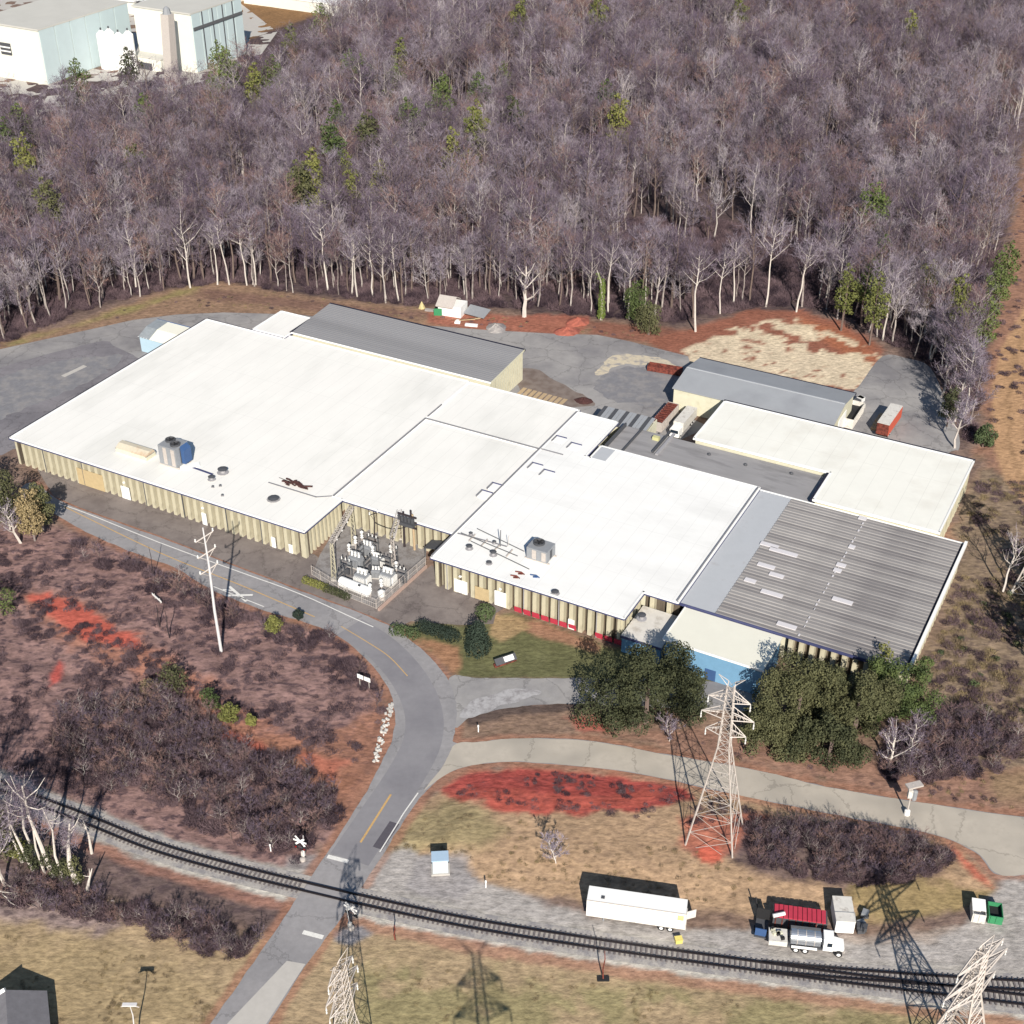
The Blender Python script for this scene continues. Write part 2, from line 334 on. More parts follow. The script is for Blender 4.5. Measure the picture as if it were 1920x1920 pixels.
# ------------------------------------------------------------------ ground sheet (painted base colours, gentle relief)
def build_ground():
    ys = [-4000,-900,-200,0,60]; y = 95.0
    while y < 760: ys.append(y); y += max(.45, y*.0034)
    ys += [800,900,1200,2000,5000]
    ss = [-40,-6,-2,-1,-.75] + list(np.arange(-.64,.641,.0034)) + [.75,1,2,6,40]
    ys = np.array(ys); ss = np.array(ss); YY, SS = np.meshgrid(ys, ss, indexing='ij')
    XX = SS*np.maximum(YY, 60.0)
    X = XX.ravel(); Y = YY.ravel(); n = len(X)
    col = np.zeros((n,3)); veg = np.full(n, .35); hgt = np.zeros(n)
    nA = fbm(X,Y,9,1); nB = fbm(X,Y,2.4,5); nC = fbm(X,Y,30,9)
    def setc(w, c, vg=None):
        nonlocal col, veg
        c = np.array(rgb(*c)); col = col*(1-w[:,None]) + c[None,:]*w[:,None]
        if vg is not None: veg = veg*(1-w)+vg*w
    setc(np.ones(n), (140,116,104)); setc(sm(nC,.4,.6)*.5, (146,116,92))
    def paint(px, c, soft=1.5, amp=3.0, k=1.0, vg=None, world_poly=None, rag=None):
        P = world_poly or gp(px); d = sdist(X,Y,P); d = d + (nB-.5)*amp + (nA-.5)*amp
        w = sm(d, -soft, soft)*k
        if rag is not None: w = w*sm(fbm(X,Y,rag[0],rag[2] if len(rag) > 2 else 31), rag[1]-.06, rag[1]+.06)
        setc(w, c, vg)
    # forest floor
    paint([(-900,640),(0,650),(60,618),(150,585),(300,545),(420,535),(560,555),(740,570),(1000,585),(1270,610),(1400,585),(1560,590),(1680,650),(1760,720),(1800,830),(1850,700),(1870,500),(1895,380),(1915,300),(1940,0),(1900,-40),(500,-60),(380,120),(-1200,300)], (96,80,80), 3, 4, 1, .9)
    paint([(360,90),(380,-60),(900,-60),(640,10),(560,40),(460,75)], (150,112,70), 4, 4, 1, .1)
    # back verge
    paint([(-300,760),(0,640),(140,604),(300,548),(400,528),(470,536),(560,556),(740,572),(830,580),(1000,600),(1150,612),(1230,625),(1290,668),(1150,632),(1040,628),(880,620),(700,606),(560,594),(400,590),(250,602),(120,632),(0,658),(-300,780)], (158,126,100), 1.5, 3, 1, .25)
    paint([(20,645),(140,606),(260,570),(380,535),(300,566),(230,590),(130,615)], (152,144,80), 2, 4, .8, .1)
    paint([(380,540),(560,562),(740,580),(820,588),(820,600),(560,580),(380,560)], (132,98,88), 1.5, 3, .7, .4)
    paint([(800,585),(860,578),(960,590),(1100,592),(1110,615),(1080,632),(980,628),(900,622),(850,612),(800,605)], (176,100,78), 1.2, 3, .8, .1)
    paint([(1100,600),(1290,620),(1270,655),(1180,640),(1100,628)], (150,96,78), 1.5, 3, .9, .2)
    # pad behind the gabled shed
    paint([(1200,640),(1290,618),(1400,582),(1500,580),(1570,600),(1650,650),(1665,680),(1610,735),(1450,720),(1300,690),(1240,660)], (158,98,76), 1.2, 3, 1, .1)
    paint([(1500,592),(1600,630),(1650,670),(1640,700),(1560,650),(1480,610)], (186,110,70), 2, 4, .7, .1)
    paint([(1285,657),(1400,600),(1500,597),(1600,640),(1655,668),(1640,700),(1608,730),(1300,690)], (226,206,172), .6, 2, 1, 0, rag=(3.4,.47))
    paint([(1285,657),(1340,632),(1480,655),(1640,680),(1608,730),(1300,692)], (222,202,170), .6, 3, 1, 0, rag=(2.2,.36,77))
    # cleared corridor at the right
    paint([(1940,180),(1900,420),(1875,560),(1850,680),(1835,860),(1790,980),(1760,1010),(2600,1250),(2600,180)], (166,122,98), 1.5, 4, 1, .35)
    paint([(1790,960),(1840,860),(1900,900),(2300,1000),(2300,1500),(1900,1480),(1740,1440),(1730,1240),(1800,1040)], (150,128,104), 2, 4, 1, .6)
    w = sm(-ldist(X,Y,gp([(2100,420),(1960,560),(1905,660),(1890,740),(1892,830),(1915,900),(2000,990)])), -4.4, -3.2); setc(w, (196,152,108), 0)
    w = sm(-ldist(X,Y,gp([(2100,420),(1960,560),(1905,660),(1890,740),(1892,830),(1915,900),(2000,990)])), -.8, -.3); setc(w*.7, (170,132,92), 0)
    w = sm(-ldist(X,Y,gp([(1790,1350),(1840,1375),(1920,1400),(2050,1430)])), -1.2, -.7); setc(w, (178,138,104), 0)
    # left slope
    paint([(-600,940),(0,990),(110,985),(330,1075),(500,1155),(640,1200),(700,1260),(728,1340),(720,1400),(640,1560),(560,1650),(440,1620),(150,1520),(0,1450),(-600,1300)], (154,120,114), 1.5, 3, 1, .9)
    paint([(20,1105),(130,1118),(230,1180),(330,1240),(440,1330),(560,1400),(660,1450),(640,1480),(500,1420),(380,1350),(250,1270),(100,1200)], (190,126,98), 2, 5, .8, .4)
    paint([(380,1360),(480,1380),(600,1400),(715,1300),(735,1350),(700,1450),(630,1560),(600,1500),(520,1430)], (168,114,86), 2, 4, .8, .3)
    paint([(50,1118),(90,1112),(140,1130),(200,1168),(250,1192),(272,1222),(230,1218),(160,1206),(100,1168)], (205,92,72), .8, 3, .95, 0)
    paint([(110,1235),(120,1245),(112,1275),(90,1292),(96,1262)], (208,84,72), .6, 1.5, .9, 0)
    paint([(390,1375),(440,1372),(490,1395),(500,1420),(470,1405)], (206,100,76), .8, 2, .8, 0)
    paint([(560,1410),(650,1430),(620,1460)], (196,104,80), .8, 2, .6, 0)
    # lawn by the east block
    paint([(735,1180),(790,1165),(860,1172),(960,1150),(1060,1180),(1160,1215),(1250,1240),(1420,1290),(1300,1280),(1110,1274),(860,1274),(820,1235)], (112,112,72), .8, 1.5, 1, .1)
    paint([(1000,1165),(1110,1200),(1130,1215),(1120,1225),(1000,1190),(940,1165)], (176,124,98), .5, 1, .8, 0)
    paint([(790,1200),(868,1210),(872,1240),(858,1270),(838,1262),(815,1235)], (176,128,92), .6, 2, 1, 0)
    paint([(922,1152),(975,1160),(990,1178),(940,1200),(920,1190)], (176,146,102), .5, 1.5, 1, 0)
    # verge between the driveways
    paint([(852,1392),(858,1356),(900,1340),(960,1326),(1110,1318),(1300,1330),(1440,1320),(1500,1430),(1250,1412),(1100,1386),(960,1383)], (148,120,100), .8, 2, 1, .3)
    paint([(870,1335),(960,1322),(1110,1318),(1120,1330),(960,1340),(880,1360)], (84,72,70), .5, 1.2, .8, .2)
    paint([(1060,1345),(1130,1335),(1150,1378),(1090,1368)], (196,98,84), .8, 2, .8, 0)
    paint([(1130,1375),(1250,1400),(1400,1430),(1560,1465),(1700,1490),(1920,1522),(2200,1550),(2200,1470),(1920,1440),(1700,1440),(1500,1400),(1300,1370)], (162,122,102), 1, 2.5, 1, .3)
    paint([(1850,1440),(1960,1450),(2000,1500),(1870,1505)], (160,130,98), 2, 3, 1, .1)
    # island
    isl = [(830,1475),(870,1450),(960,1435),(1100,1442),(1300,1475),(1500,1512),(1700,1552),(1800,1580),(1858,1640),(1872,1668),(1800,1705),(1640,1730),(1500,1720),(1300,1712),(1090,1690),(900,1660),(840,1640),(690,1660),(735,1580),(780,1520)]
    global ISL; ISL = gp(isl)
    paint(isl, (188,154,118), .8, 2, 1, .2)
    paint([(690,1620),(740,1560),(830,1500),(900,1520),(940,1560),(900,1600),(800,1600),(740,1640)], (158,144,100), 1.5, 3, .8, .1)
    paint([(822,1482),(880,1446),(960,1436),(1100,1446),(1290,1478),(1300,1500),(1180,1532),(1060,1530),(930,1524),(850,1500)], (186,78,68), .8, 2.5, 1, .3)
    paint([(830,1490),(900,1480),(1100,1500),(1230,1490),(1200,1520),(1060,1525),(930,1520)], (206,96,74), .8, 3, .6, .25)
    paint([(1270,1540),(1430,1530),(1470,1560),(1400,1590),(1330,1620),(1270,1590)], (196,94,74), 1, 3, .7, .4)
    paint([(1310,1595),(1345,1595),(1350,1622),(1315,1625)], (216,96,68), .4, 1, .9, 0)
    paint([(1440,1550),(1560,1545),(1720,1570),(1790,1605),(1740,1650),(1600,1670),(1450,1650),(1370,1620)], (110,92,92), 1.2, 3, .9, .9)
    paint([(1780,1578),(1850,1640),(1862,1665),(1825,1650),(1790,1610)], (206,104,78), .6, 1.5, .9, 0)
    paint([(1600,1660),(1700,1650),(1800,1665),(1860,1672),(1800,1710),(1700,1725),(1600,1720)], (156,136,84), 1, 3, .8, .1)
    # south of the line
    paint([(-500,1560),(0,1620),(150,1680),(300,1720),(440,1760),(600,1700),(900,1760),(1400,1830),(2200,1930),(2200,2400),(-500,2400)], (182,156,118), 1.5, 3, 1, .15)
    paint([(-500,1760),(0,1740),(250,1780),(420,1860),(350,1960),(-500,1960)], (168,146,102), 5, 10, .6, .05)
    paint([(650,1800),(1000,1830),(1600,1880),(2200,1960),(2200,2100),(600,2100)], (154,144,96), 3, 8, .8, .05, rag=(9,.5,12))
    paint([(-500,1380),(0,1540),(80,1540),(250,1620),(550,1700),(540,1760),(400,1720),(200,1680),(0,1690),(-500,1500)], (118,98,94), 1.5, 3, 1, .6)
    paint([(-200,1620),(0,1640),(150,1690),(260,1735),(180,1745),(0,1722),(-200,1700)], (160,138,136), 1.5, 3, .9, .8)
    for line, hw in ((track_px, 0),):
        off = ldist(X,Y,TRACK); side = None
        low = gp([(x-4,y+34) for x,y in track_px]); w = sm(-ldist(X,Y,low)+(nB-.5)*1.4, -2.4, -1.2); setc(w*.65, (184,128,106), .2)
    # gravel yard north of the line
    paint(None, (180,173,168), .8, 2, 1, .05, world_poly=GRAVEL)
    paint([(1560,1765),(1700,1745),(1800,1735),(1760,1765),(1640,1775)], (180,160,144), .8, 2, .7, 0)
    paint([(770,1600),(870,1600),(900,1650),(860,1690),(760,1670)], (164,158,158), .8, 2, .9, 0)
    paint([(620,1745),(680,1735),(700,1752),(660,1772),(625,1765)], (150,146,150), .5, 1, 1, 0)
    paint([(540,1605),(600,1600),(600,1640),(530,1635)], (156,150,150), .6, 1, .9, 0)
    w = sm(-np.minimum(ldist(X,Y,TRACK), ldist(X,Y,SIDING))+(nB-.5)*1.6, -3.3, -2.2); setc(w, (178,172,164), 0)
    lowb = gp([(x-3,y+22) for x,y in track_px if x > 200]); w = sm(-ldist(X,Y,lowb)+(nB-.5)*1.4, -1.3, -.4); setc(w*.9, (206,200,188), 0)
    # clay fringe along the roads, strip round the building
    dr = sdist(X,Y,ROAD); w = sm(dr+(nB-.5)*1.2, -1.7, -.7)*.75; setc(w*sm(-ldist(X,Y,gp([(700,1600),(400,1960)]))*-1, -2, 4)*1.0, (172,120,94), 0)
    w = sm(sdist(X,Y,yardA), -.8, .2)*.5; setc(w, (140,112,96), 0)
    # relief: level where things are built, humps elsewhere
    flat = np.maximum.reduce([sm(dr,-3,-.5), sm(sdist(X,Y,yardA),-3,-.5), sm(sdist(X,Y,yardB),-3,-.5), sm(sdist(X,Y,GRAVEL),-2,0), sm(sdist(X,Y,driveP),-2,-.3), sm(sdist(X,Y,shoulderP),-2,-.3),
        sm(-np.minimum(ldist(X,Y,TRACK),ldist(X,Y,SIDING)),-5,-3.5)])
    c4 = [tuple(W(a,b)[:2]) for a,b in ((-80,-1),(120,-1),(120,91),(-80,91))]; flat = np.maximum(flat, sm(sdist(X,Y,c4),-4,-1))
    rough = (fbm(X,Y,5,41)-.5)*1.1 + (fbm(X,Y,1.6,51)-.5)*.55
    hgt = (rough*np.clip(veg+.12,0,1))*(1-flat)
    hgt += sm(sdist(X,Y,gp(isl)), 0, 9)*.9*(1-flat)
    far = (np.abs(SS.ravel()) > .66) | (Y < 90) | (Y > 790); hgt[far] = 0
    hgt -= .0
    me = bpy.data.meshes.new('ground'); ny, ns = YY.shape
    co = np.stack([X,Y,hgt],1).astype(np.float32)
    i0 = (np.arange(ny-1)[:,None]*ns + np.arange(ns-1)[None,:]).ravel()
    fa = np.stack([i0,i0+1,i0+ns+1,i0+ns],1).astype(np.int32)
    me.vertices.add(n); me.vertices.foreach_set('co', co.ravel())
    me.loops.add(fa.size); me.loops.foreach_set('vertex_index', fa.ravel())
    me.polygons.add(len(fa)); me.polygons.foreach_set('loop_start', np.arange(len(fa), dtype=np.int32)*4); me.polygons.foreach_set('loop_total', np.full(len(fa),4,np.int32))
    me.polygons.foreach_set('use_smooth', np.ones(len(fa),bool))
    me.update(calc_edges=True)
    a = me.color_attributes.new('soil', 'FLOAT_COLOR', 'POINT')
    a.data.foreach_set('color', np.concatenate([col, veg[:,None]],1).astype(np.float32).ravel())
    m = bpy.data.materials.new('soil'); m.use_nodes = True; nt = m.node_tree; N = nt.nodes; L = nt.links; b = N['Principled BSDF']
    b.inputs['Roughness'].default_value = .95; b.inputs['Specular IOR Level'].default_value = .1
    at = N.new('ShaderNodeVertexColor'); at.layer_name = 'soil'; tc = N.new('ShaderNodeTexCoord')
    def noise(sc, det=6, st=None, ro=.65):
        q = N.new('ShaderNodeTexNoise'); q.inputs['Scale'].default_value = sc; q.inputs['Detail'].default_value = det; q.inputs['Roughness'].default_value = ro
        if st:
            mp = N.new('ShaderNodeMapping'); mp.inputs['Scale'].default_value = st; L.new(tc.outputs['Object'], mp.inputs[0]); L.new(mp.outputs[0], q.inputs['Vector'])
        else: L.new(tc.outputs['Object'], q.inputs['Vector'])
        return q.outputs[0]
    def mrange(x, a0, a1, b0, b1):
        q = N.new('ShaderNodeMapRange'); L.new(x, q.inputs[0])
        for i, v_ in enumerate((a0,a1,b0,b1)): q.inputs[i+1].default_value = v_
        return q.outputs[0]
    def mul(x, y):
        q = N.new('ShaderNodeMath'); q.operation = 'MULTIPLY'; L.new(x, q.inputs[0]); L.new(y, q.inputs[1]); return q.outputs[0]
    nf = noise(1.3, 8, (.55,1,1)); nm = noise(.16, 5)
    br = mul(mrange(nf,.3,.7,.6,1.38), mrange(nm,.3,.7,.84,1.16))
    vm = N.new('ShaderNodeVectorMath'); vm.operation = 'SCALE'; L.new(at.outputs[0], vm.inputs[0]); L.new(br, vm.inputs[3])
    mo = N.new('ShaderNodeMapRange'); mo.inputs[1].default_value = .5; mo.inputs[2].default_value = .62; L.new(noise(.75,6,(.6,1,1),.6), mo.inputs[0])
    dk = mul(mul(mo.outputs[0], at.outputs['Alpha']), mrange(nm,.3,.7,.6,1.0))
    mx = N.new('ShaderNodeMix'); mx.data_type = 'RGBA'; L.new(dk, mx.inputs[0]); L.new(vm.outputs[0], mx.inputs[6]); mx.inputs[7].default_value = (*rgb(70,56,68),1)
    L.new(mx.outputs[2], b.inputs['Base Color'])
    bp = N.new('ShaderNodeBump'); bp.inputs['Strength'].default_value = .7; bp.inputs['Distance'].default_value = .25; L.new(nf, bp.inputs['Height']); L.new(bp.outputs[0], b.inputs['Normal'])
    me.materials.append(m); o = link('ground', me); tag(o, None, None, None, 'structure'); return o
build_ground()

def crumble(P, amp, seed):
    A = np.array(P); n1 = fbm(A[:,0],A[:,1],1.7,seed)-.5; n2 = fbm(A[:,0]+90,A[:,1],1.7,seed)-.5
    return [(float(a[0]+amp*q), float(a[1]+amp*w_)) for a,q,w_ in zip(A,n1,n2)]
# ------------------------------------------------------------------ paved surfaces
sheet('parking_yard', yardA, .030, MATS['yard_asphalt'])
sheet('rear_yard', smoothpoly(yardB), .030, MATS['yard_asphalt'])
sheet('forecourt', shoulderP, .036, MATS['old_tarmac'])
sheet('driveway', crumble(smoothpoly(driveP,True,7), .7, 63), .040, MATS['yard_asphalt'])
sheet('road', crumble(smoothpoly(ROAD,True,8), .5, 61), .050, MATS['worn_asphalt'])
branch_px = [(853,1396),(900,1392),(960,1386),(1100,1389),(1250,1416),(1400,1441),(1550,1476),(1700,1501),(1920,1533),(2200,1561),(2200,1640),(1960,1640),(1872,1640),(1832,1600),(1750,1564),(1600,1534),(1400,1494),(1200,1451),(1050,1433),(930,1429),(850,1445),(800,1480),(790,1490),(835,1430)]
sheet('side_road', crumble(smoothpoly(gp(branch_px),True,8), .6, 62), .058, MATS['dusty_road'])

sheet('concrete_lane', gp([(538,1802),(573,1808),(498,1922),(408,2060),(345,2060),(426,1920)]), .062, MATS['pale_concrete'])
# upper drive edge: dry mud strip in the yard and pale sand round the skip
def mark(name, path, w, z, m):
    o = strip(path, w, z).build(name, m); tag(o, None, None, None, 'structure'); return o
mark('road_centre_line', smoothpoly(gp([(120,950),(300,1037),(450,1097),(590,1157)]), False), .22, .066, MATS['yellow_road_paint'])
mark('road_centre_line', smoothpoly(gp([(640,1175),(690,1205),(730,1232),(764,1268)]), False), .18, .066, MATS['yellow_road_paint'])
mark('road_centre_line', gp([(733,1490),(676,1580)]), .34, .066, MATS['yellow_road_paint'])
mark('road_edge_line', smoothpoly(gp([(110,945),(160,962),(300,1018),(450,1073),(560,1113),(660,1158),(700,1176)]), False), .22, .066, MATS['white_road_paint'])
mark('road_edge_line', smoothpoly(gp([(784,1487),(757,1525),(745,1545),(712,1598)]), False), .2, .066, MATS['white_road_paint'])
mark('road_edge_line', smoothpoly(gp([(400,1100),(450,1120),(495,1138)]), False), .2, .066, MATS['white_road_paint'])
mark('stop_line', gp([(614,1606),(653,1616)]), .75, .066, MATS['white_road_paint'])
mark('stop_line', gp([(568,1748),(606,1758)]), .75, .066, MATS['white_road_paint'])
mark('tar_patch', gp([(740,1543),(708,1591)]), 1.7, .064, MATS['fresh_tar_patch'])
mark('worn_lane', smoothpoly(gp([(655,1176),(715,1215),(765,1270),(793,1330),(792,1390),(760,1455),(700,1545),(655,1612)]), False), 6.6, .054, mat('polished_lane', rgb(146,144,149), .85, .06, .8, rgb(136,134,140), (.42,.62), .12))
mark('crossing_mark', gp([(430,1100),(462,1128)]), .55, .066, MATS['white_road_paint'])
mark('crossing_mark', gp([(424,1117),(474,1116)]), .55, .070, MATS['white_road_paint'])
mark('crossing_mark', gp([(418,1106),(440,1108)]), .35, .068, MATS['white_road_paint'])
for i in range(9):
    a = (60+i*11, 722-i*5); mark('parking_line', gp([a, (a[0]-30, a[1]+17)]), .12, .036, MATS['white_road_paint'])
mark('parking_line', gp([(118,706),(160,686)]), 1.4, .040, MATS['pale_concrete'])
def ragged(px, amp, seed, k=7):
    P = smoothpoly(gp(px), True, k); A = np.array(P); n1 = fbm(A[:,0], A[:,1], 2.2, seed)-.5; n2 = fbm(A[:,0]+50, A[:,1], 2.2, seed+3)-.5
    return [(float(a[0]+amp*q), float(a[1]+amp*w_)) for a,q,w_ in zip(A,n1,n2)]
SAND = mat('spilt_sand', rgb(214,200,172), .95, .2, 2, rgb(165,160,158), (.5,.62), .5)
STAIN = mat('yard_stain', rgb(134,134,140), .9, .15, .8, rgb(150,147,148), (.45,.6), .3)
sheet('sand_patch', ragged([(1112,703),(1126,690),(1142,670),(1180,664),(1236,672),(1272,688),(1262,694),(1215,686),(1175,684),(1150,690),(1135,702)], 2.2, 3), .044, SAND)
sheet('yard_stain', ragged([(1118,715),(1150,693),(1190,688),(1235,698),(1262,715),(1250,760),(1200,762),(1130,745)], 3, 5), .040, STAIN)
sheet('parking_lot', ragged([(-300,800),(-60,712),(0,690),(90,664),(190,640),(215,650),(252,668),(262,690),(120,790),(10,850),(-100,900),(-300,960)], .8, 14), .034, mat('lot_asphalt', rgb(140,136,142), .9, .12, .9, rgb(122,119,126), (.42,.62), .08, cracks=.13))
sheet('yard_stain', ragged([(-20,720),(60,690),(150,672),(230,668),(200,700),(120,735),(40,770),(-20,780)], 4, 8), .038, STAIN)
sheet('yard_stain', ragged([(960,700),(1000,692),(1080,735),(1120,760),(1040,760),(980,735)], 2.5, 9), .040, mat('dirt_stain', rgb(140,126,118), .95, .2, 1, rgb(120,104,96), (.45,.6), .5))
sheet('driveway_stain', ragged([(862,1345),(880,1318),(930,1298),(1010,1292),(1000,1306),(940,1322),(890,1345)], 1.6, 11), .046, mat('washed_gravel', rgb(182,180,182), .9, .15, 1.5, rgb(150,146,148), (.45,.6), .6))
tim = thing('timber_deck', 'pale timber boards laid on the yard behind the ribbed-roof hall', 'boards', G(1022,738))
for i in range(9):
    p = G(985+i*9.5, 728+i*2.6); q = G(968+i*9.5, 744+i*2.6)
    strip([p, q], 1.05, .12).build('board', MATS['weathered_timber'], tim, tim.location)

# ------------------------------------------------------------------ railway
def railway(name, label, path, sp=.62, nmax=300, skip=None):
    t = thing(name, label, 'railway', (0,0,0))
    for s, nm in ((-.78,0),(.78,1)):
        mb = MB(); L = []
        for i, p in enumerate(path):
            a = Vector((*path[max(i-1,0)],0)); b = Vector((*path[min(i+1,len(path)-1)],0)); d = (b-a).normalized(); nn = Vector((-d.y,d.x,0))
            L.append((Vector((p[0],p[1],0))+nn*s, nn))
        vs = []
        for c, nn in L:
            for o_, z in ((-.07,.18),(-.05,.36),(.05,.36),(.07,.18)): q = c+nn*o_*2.3; vs.append((q.x,q.y,z))
        fs = []
        for i in range(len(L)-1):
            for k in range(3): fs.append((i*4+k,i*4+k+1,(i+1)*4+k+1,(i+1)*4+k))
        mb.add(vs, fs).build('rail', MATS['rail_steel'], t)
    # sleepers at equal spacing, nearest in view first
    pos = []; acc = 0
    for a, b in zip(path[:-1], path[1:]):
        a = Vector((*a,0)); b = Vector((*b,0)); L_ = (b-a).length; d = (b-a)/L_
        while acc < L_: pos.append((a+d*acc, math.atan2(d.y,d.x))); acc += sp
        acc -= L_
    me = MB().box(-.13,-1.35,.06,.13,1.35,.2).mesh('sleeper', MATS['creosoted_timber'])
    def vis(p):
        zc = p.y*C_+CAMH*S_; return abs(p.x)/zc*FPX < 990
    k = 0; rest = MB()
    for p, h in pos:
        if not vis(p) or (skip and sdist(np.array([p.x]),np.array([p.y]),skip)[0] > .3): continue
        if k < nmax:
            s = link('sleeper', me, t, p + Vector((0,0,random.uniform(-.01,.01))), h+random.uniform(-.02,.02)); k += 1
    return t
mark('ballast_bed', TRACK, 4.6, .03, MATS['ballast_stone'])
mark('ballast_bed', SIDING, 4.2, .026, MATS['ballast_stone'])
xing = gp([(560,1640),(625,1640),(690,1660),(650,1740),(520,1720)])
railway('railway_track', 'main railway track on pale ballast running across the level crossing', TRACK, sp=.74, skip=gp([(574,1650),(650,1655),(672,1690),(640,1720),(540,1690)]))
railway('railway_track', 'short siding track branching off above the main line at the right', SIDING, sp=.74)
panel = strip([p for p in TRACK if 560 < 960+FPX*p[0]/(p[1]*C_+CAMH*S_) < 665], 1.15, .19).build('crossing_panel', MATS['worn_asphalt']); tag(panel, None, None, None, 'structure')

# ------------------------------------------------------------------ buildings of the plant (frame: x = along the front, y = to the rear)
RZ = -AZ
def bthing(name, label, u0, v0, cat='building', group=None): 
    t = thing(name, label, cat, W(u0, v0), RZ, group); t['_o'] = 0; del t['_o']; return t
PANEL = {}
def fluted(parent, o, u0, v0, u1, v1, h, pitch=1.9, name='wall', mats=None, z0=0.0):
    """precast wall from (u0,v0) to (u1,v1) (outside on the right-hand side), stems standing proud; every panel a piece"""
    a = Vector((u0-o[0], v0-o[1], 0)); b = Vector((u1-o[0], v1-o[1], 0)); d = b-a; L_ = d.length; n = max(1, round(L_/pitch)); w = L_/n
    key = (round(w,3), round(h,2))
    if key not in PANEL:
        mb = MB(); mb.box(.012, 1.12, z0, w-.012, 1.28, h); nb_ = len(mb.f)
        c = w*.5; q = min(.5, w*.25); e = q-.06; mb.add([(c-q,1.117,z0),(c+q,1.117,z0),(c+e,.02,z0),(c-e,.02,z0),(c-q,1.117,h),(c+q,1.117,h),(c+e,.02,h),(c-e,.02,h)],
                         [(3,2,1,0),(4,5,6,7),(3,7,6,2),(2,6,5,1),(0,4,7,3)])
        me_ = mb.mesh('wall_panel', [MATS['cream_precast'], MATS['dark_concrete_flange']]); PANEL[key] = me_
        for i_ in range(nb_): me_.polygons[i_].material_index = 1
    back = MB().box(0,1.3,z0,L_,1.42,h-.02).build(name, MATS['dark_concrete_flange'], parent)
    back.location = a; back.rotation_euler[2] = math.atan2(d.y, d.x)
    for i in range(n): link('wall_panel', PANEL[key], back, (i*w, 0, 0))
    return back
def flat_roof(parent, o, poly, z, m, name='roof', th=.35, edges=True):
    P = [(x-o[0], y-o[1]) for x,y in poly]
    r = MB().prism(P, z-th, z).build(name, m, parent)
    if edges:
        n = len(P); cp = MB(); gt = MB()
        ar = sum(P[i][0]*P[(i+1)%n][1]-P[(i+1)%n][0]*P[i][1] for i in range(n)); sg = 1 if ar > 0 else -1
        for i in range(n):
            a = Vector((*P[i],0)); b = Vector((*P[(i+1)%n],0)); d = (b-a); L_ = d.length; nn = Vector((d.y,-d.x,0)).normalized()*sg; an = math.atan2(d.y,d.x); c = (a+b)/2
            q = c+nn*.10; cp.cbox(q.x,q.y,z-.02,L_+.3,.34,.30,an)
            q = c+nn*.36; gt.cbox(q.x,q.y,z-.26,L_+.5,.16,.20,an)
        cp.build('coping', MATS['white_coping'], parent); gt.build('gutter', MATS['blue_grey_gutter'], parent)
    return r
def wallbox(parent, o, poly, z0, z1, m, name='wall', inset=.3):
    P = [(x-o[0], y-o[1]) for x,y in poly]; n = len(P)
    ar = sum(P[i][0]*P[(i+1)%n][1]-P[(i+1)%n][0]*P[i][1] for i in range(n))
    if ar < 0: P = P[::-1]
    Q = []
    for i in range(n):
        p = Vector((*P[i-1],0)); c = Vector((*P[i],0)); q = Vector((*P[(i+1)%n],0)); d1 = (c-p).normalized(); d2 = (q-c).normalized()
        n1 = Vector((-d1.y,d1.x,0)); n2 = Vector((-d2.y,d2.x,0)); s = n1+n2; s = s/max(.2,(s.dot(n1))); Q.append((c.x+s.x*inset, c.y+s.y*inset))
    return MB().prism(Q, z0, z1).build(name, m, parent)

# ---- west + centre + east factory block
o = (-79, 0); F = bthing('factory_building', 'long white flat-roofed factory with cream fluted concrete walls and three joined roof fields', *o)
zW = 6.7
west = [(-79,0),(0,0),(0,13.4),(-2.2,13.4),(-2.2,70.6),(-55,70.6),(-55,68.6),(-79,68.6)]
cent = [(-1.9,13.6),(26.8,13.6),(26.8,50.2),(-1.9,50.2)]
cent2 = [(-1.9,50.5),(26.8,50.5),(26.8,70.4),(-1.9,70.4)]
east = [(27.2,4.2),(67.8,4.2),(67.8,13.1),(74.7,13.1),(74.7,57.9),(38.4,57.9),(38.4,52.2),(37,52.2),(37,69.2),(27.2,69.2)]
flat_roof(F, o, west, zW, MATS['white_membrane'])
flat_roof(F, o, cent, zW-.12, MATS['white_membrane'])
flat_roof(F, o, cent2, zW-.06, MATS['white_membrane'])
flat_roof(F, o, east, zW+.1, MATS['bright_membrane'])
core = [(-79,0.2),(0,0.2),(0,13.4),(26.8,13.4),(27.1,4.4),(67.8,4.4),(67.8,13.1),(74.7,13.1),(74.7,57.9),(37,57.9),(37,69.2),(-79,69.2)]
wallbox(F, o, [(-79,0),(0,0),(0,13.5),(-1.9,13.5),(-1.9,69),(-79,68.6)], 0, zW-.36, MATS['cream_sheet_wall'], 'inner_wall', 1.5)
wallbox(F, o, [(-2,13.5),(27,13.5),(27,70),(-2,70)], 0, zW-.5, MATS['cream_sheet_wall'], 'inner_wall', 1.5)
wallbox(F, o, east, 0, zW-.26, MATS['cream_sheet_wall'], 'inner_wall', 1.5)
fw = fluted(F, o, -78.9, .15, -.15, .15, zW-.36)
fluted(F, o, -.15, .15, -.15, 13.6, zW-.36, 1.35)
fluted(F, o, .1, 13.75, 27.0, 13.75, zW-.48)
fluted(F, o, 27.35, 13.6, 27.35, 4.35, zW-.26, 1.9)
fluted(F, o, 27.35, 4.35, 67.65, 4.35, zW-.26)
fluted(F, o, 67.65, 4.35, 67.65, 13.1, zW-.26, 1.25)
fluted(F, o, 67.9, 13.25, 74.7, 13.25, zW-.26, 3.4, 'wall')
fluted(F, o, -78.85, 68.4, -78.85, .15, zW-.36, 1.9)
MB().cbox(-.42+79,.45,3.17,.8,.8,6.3).build('corner_pier', MATS['cream_precast'], F)
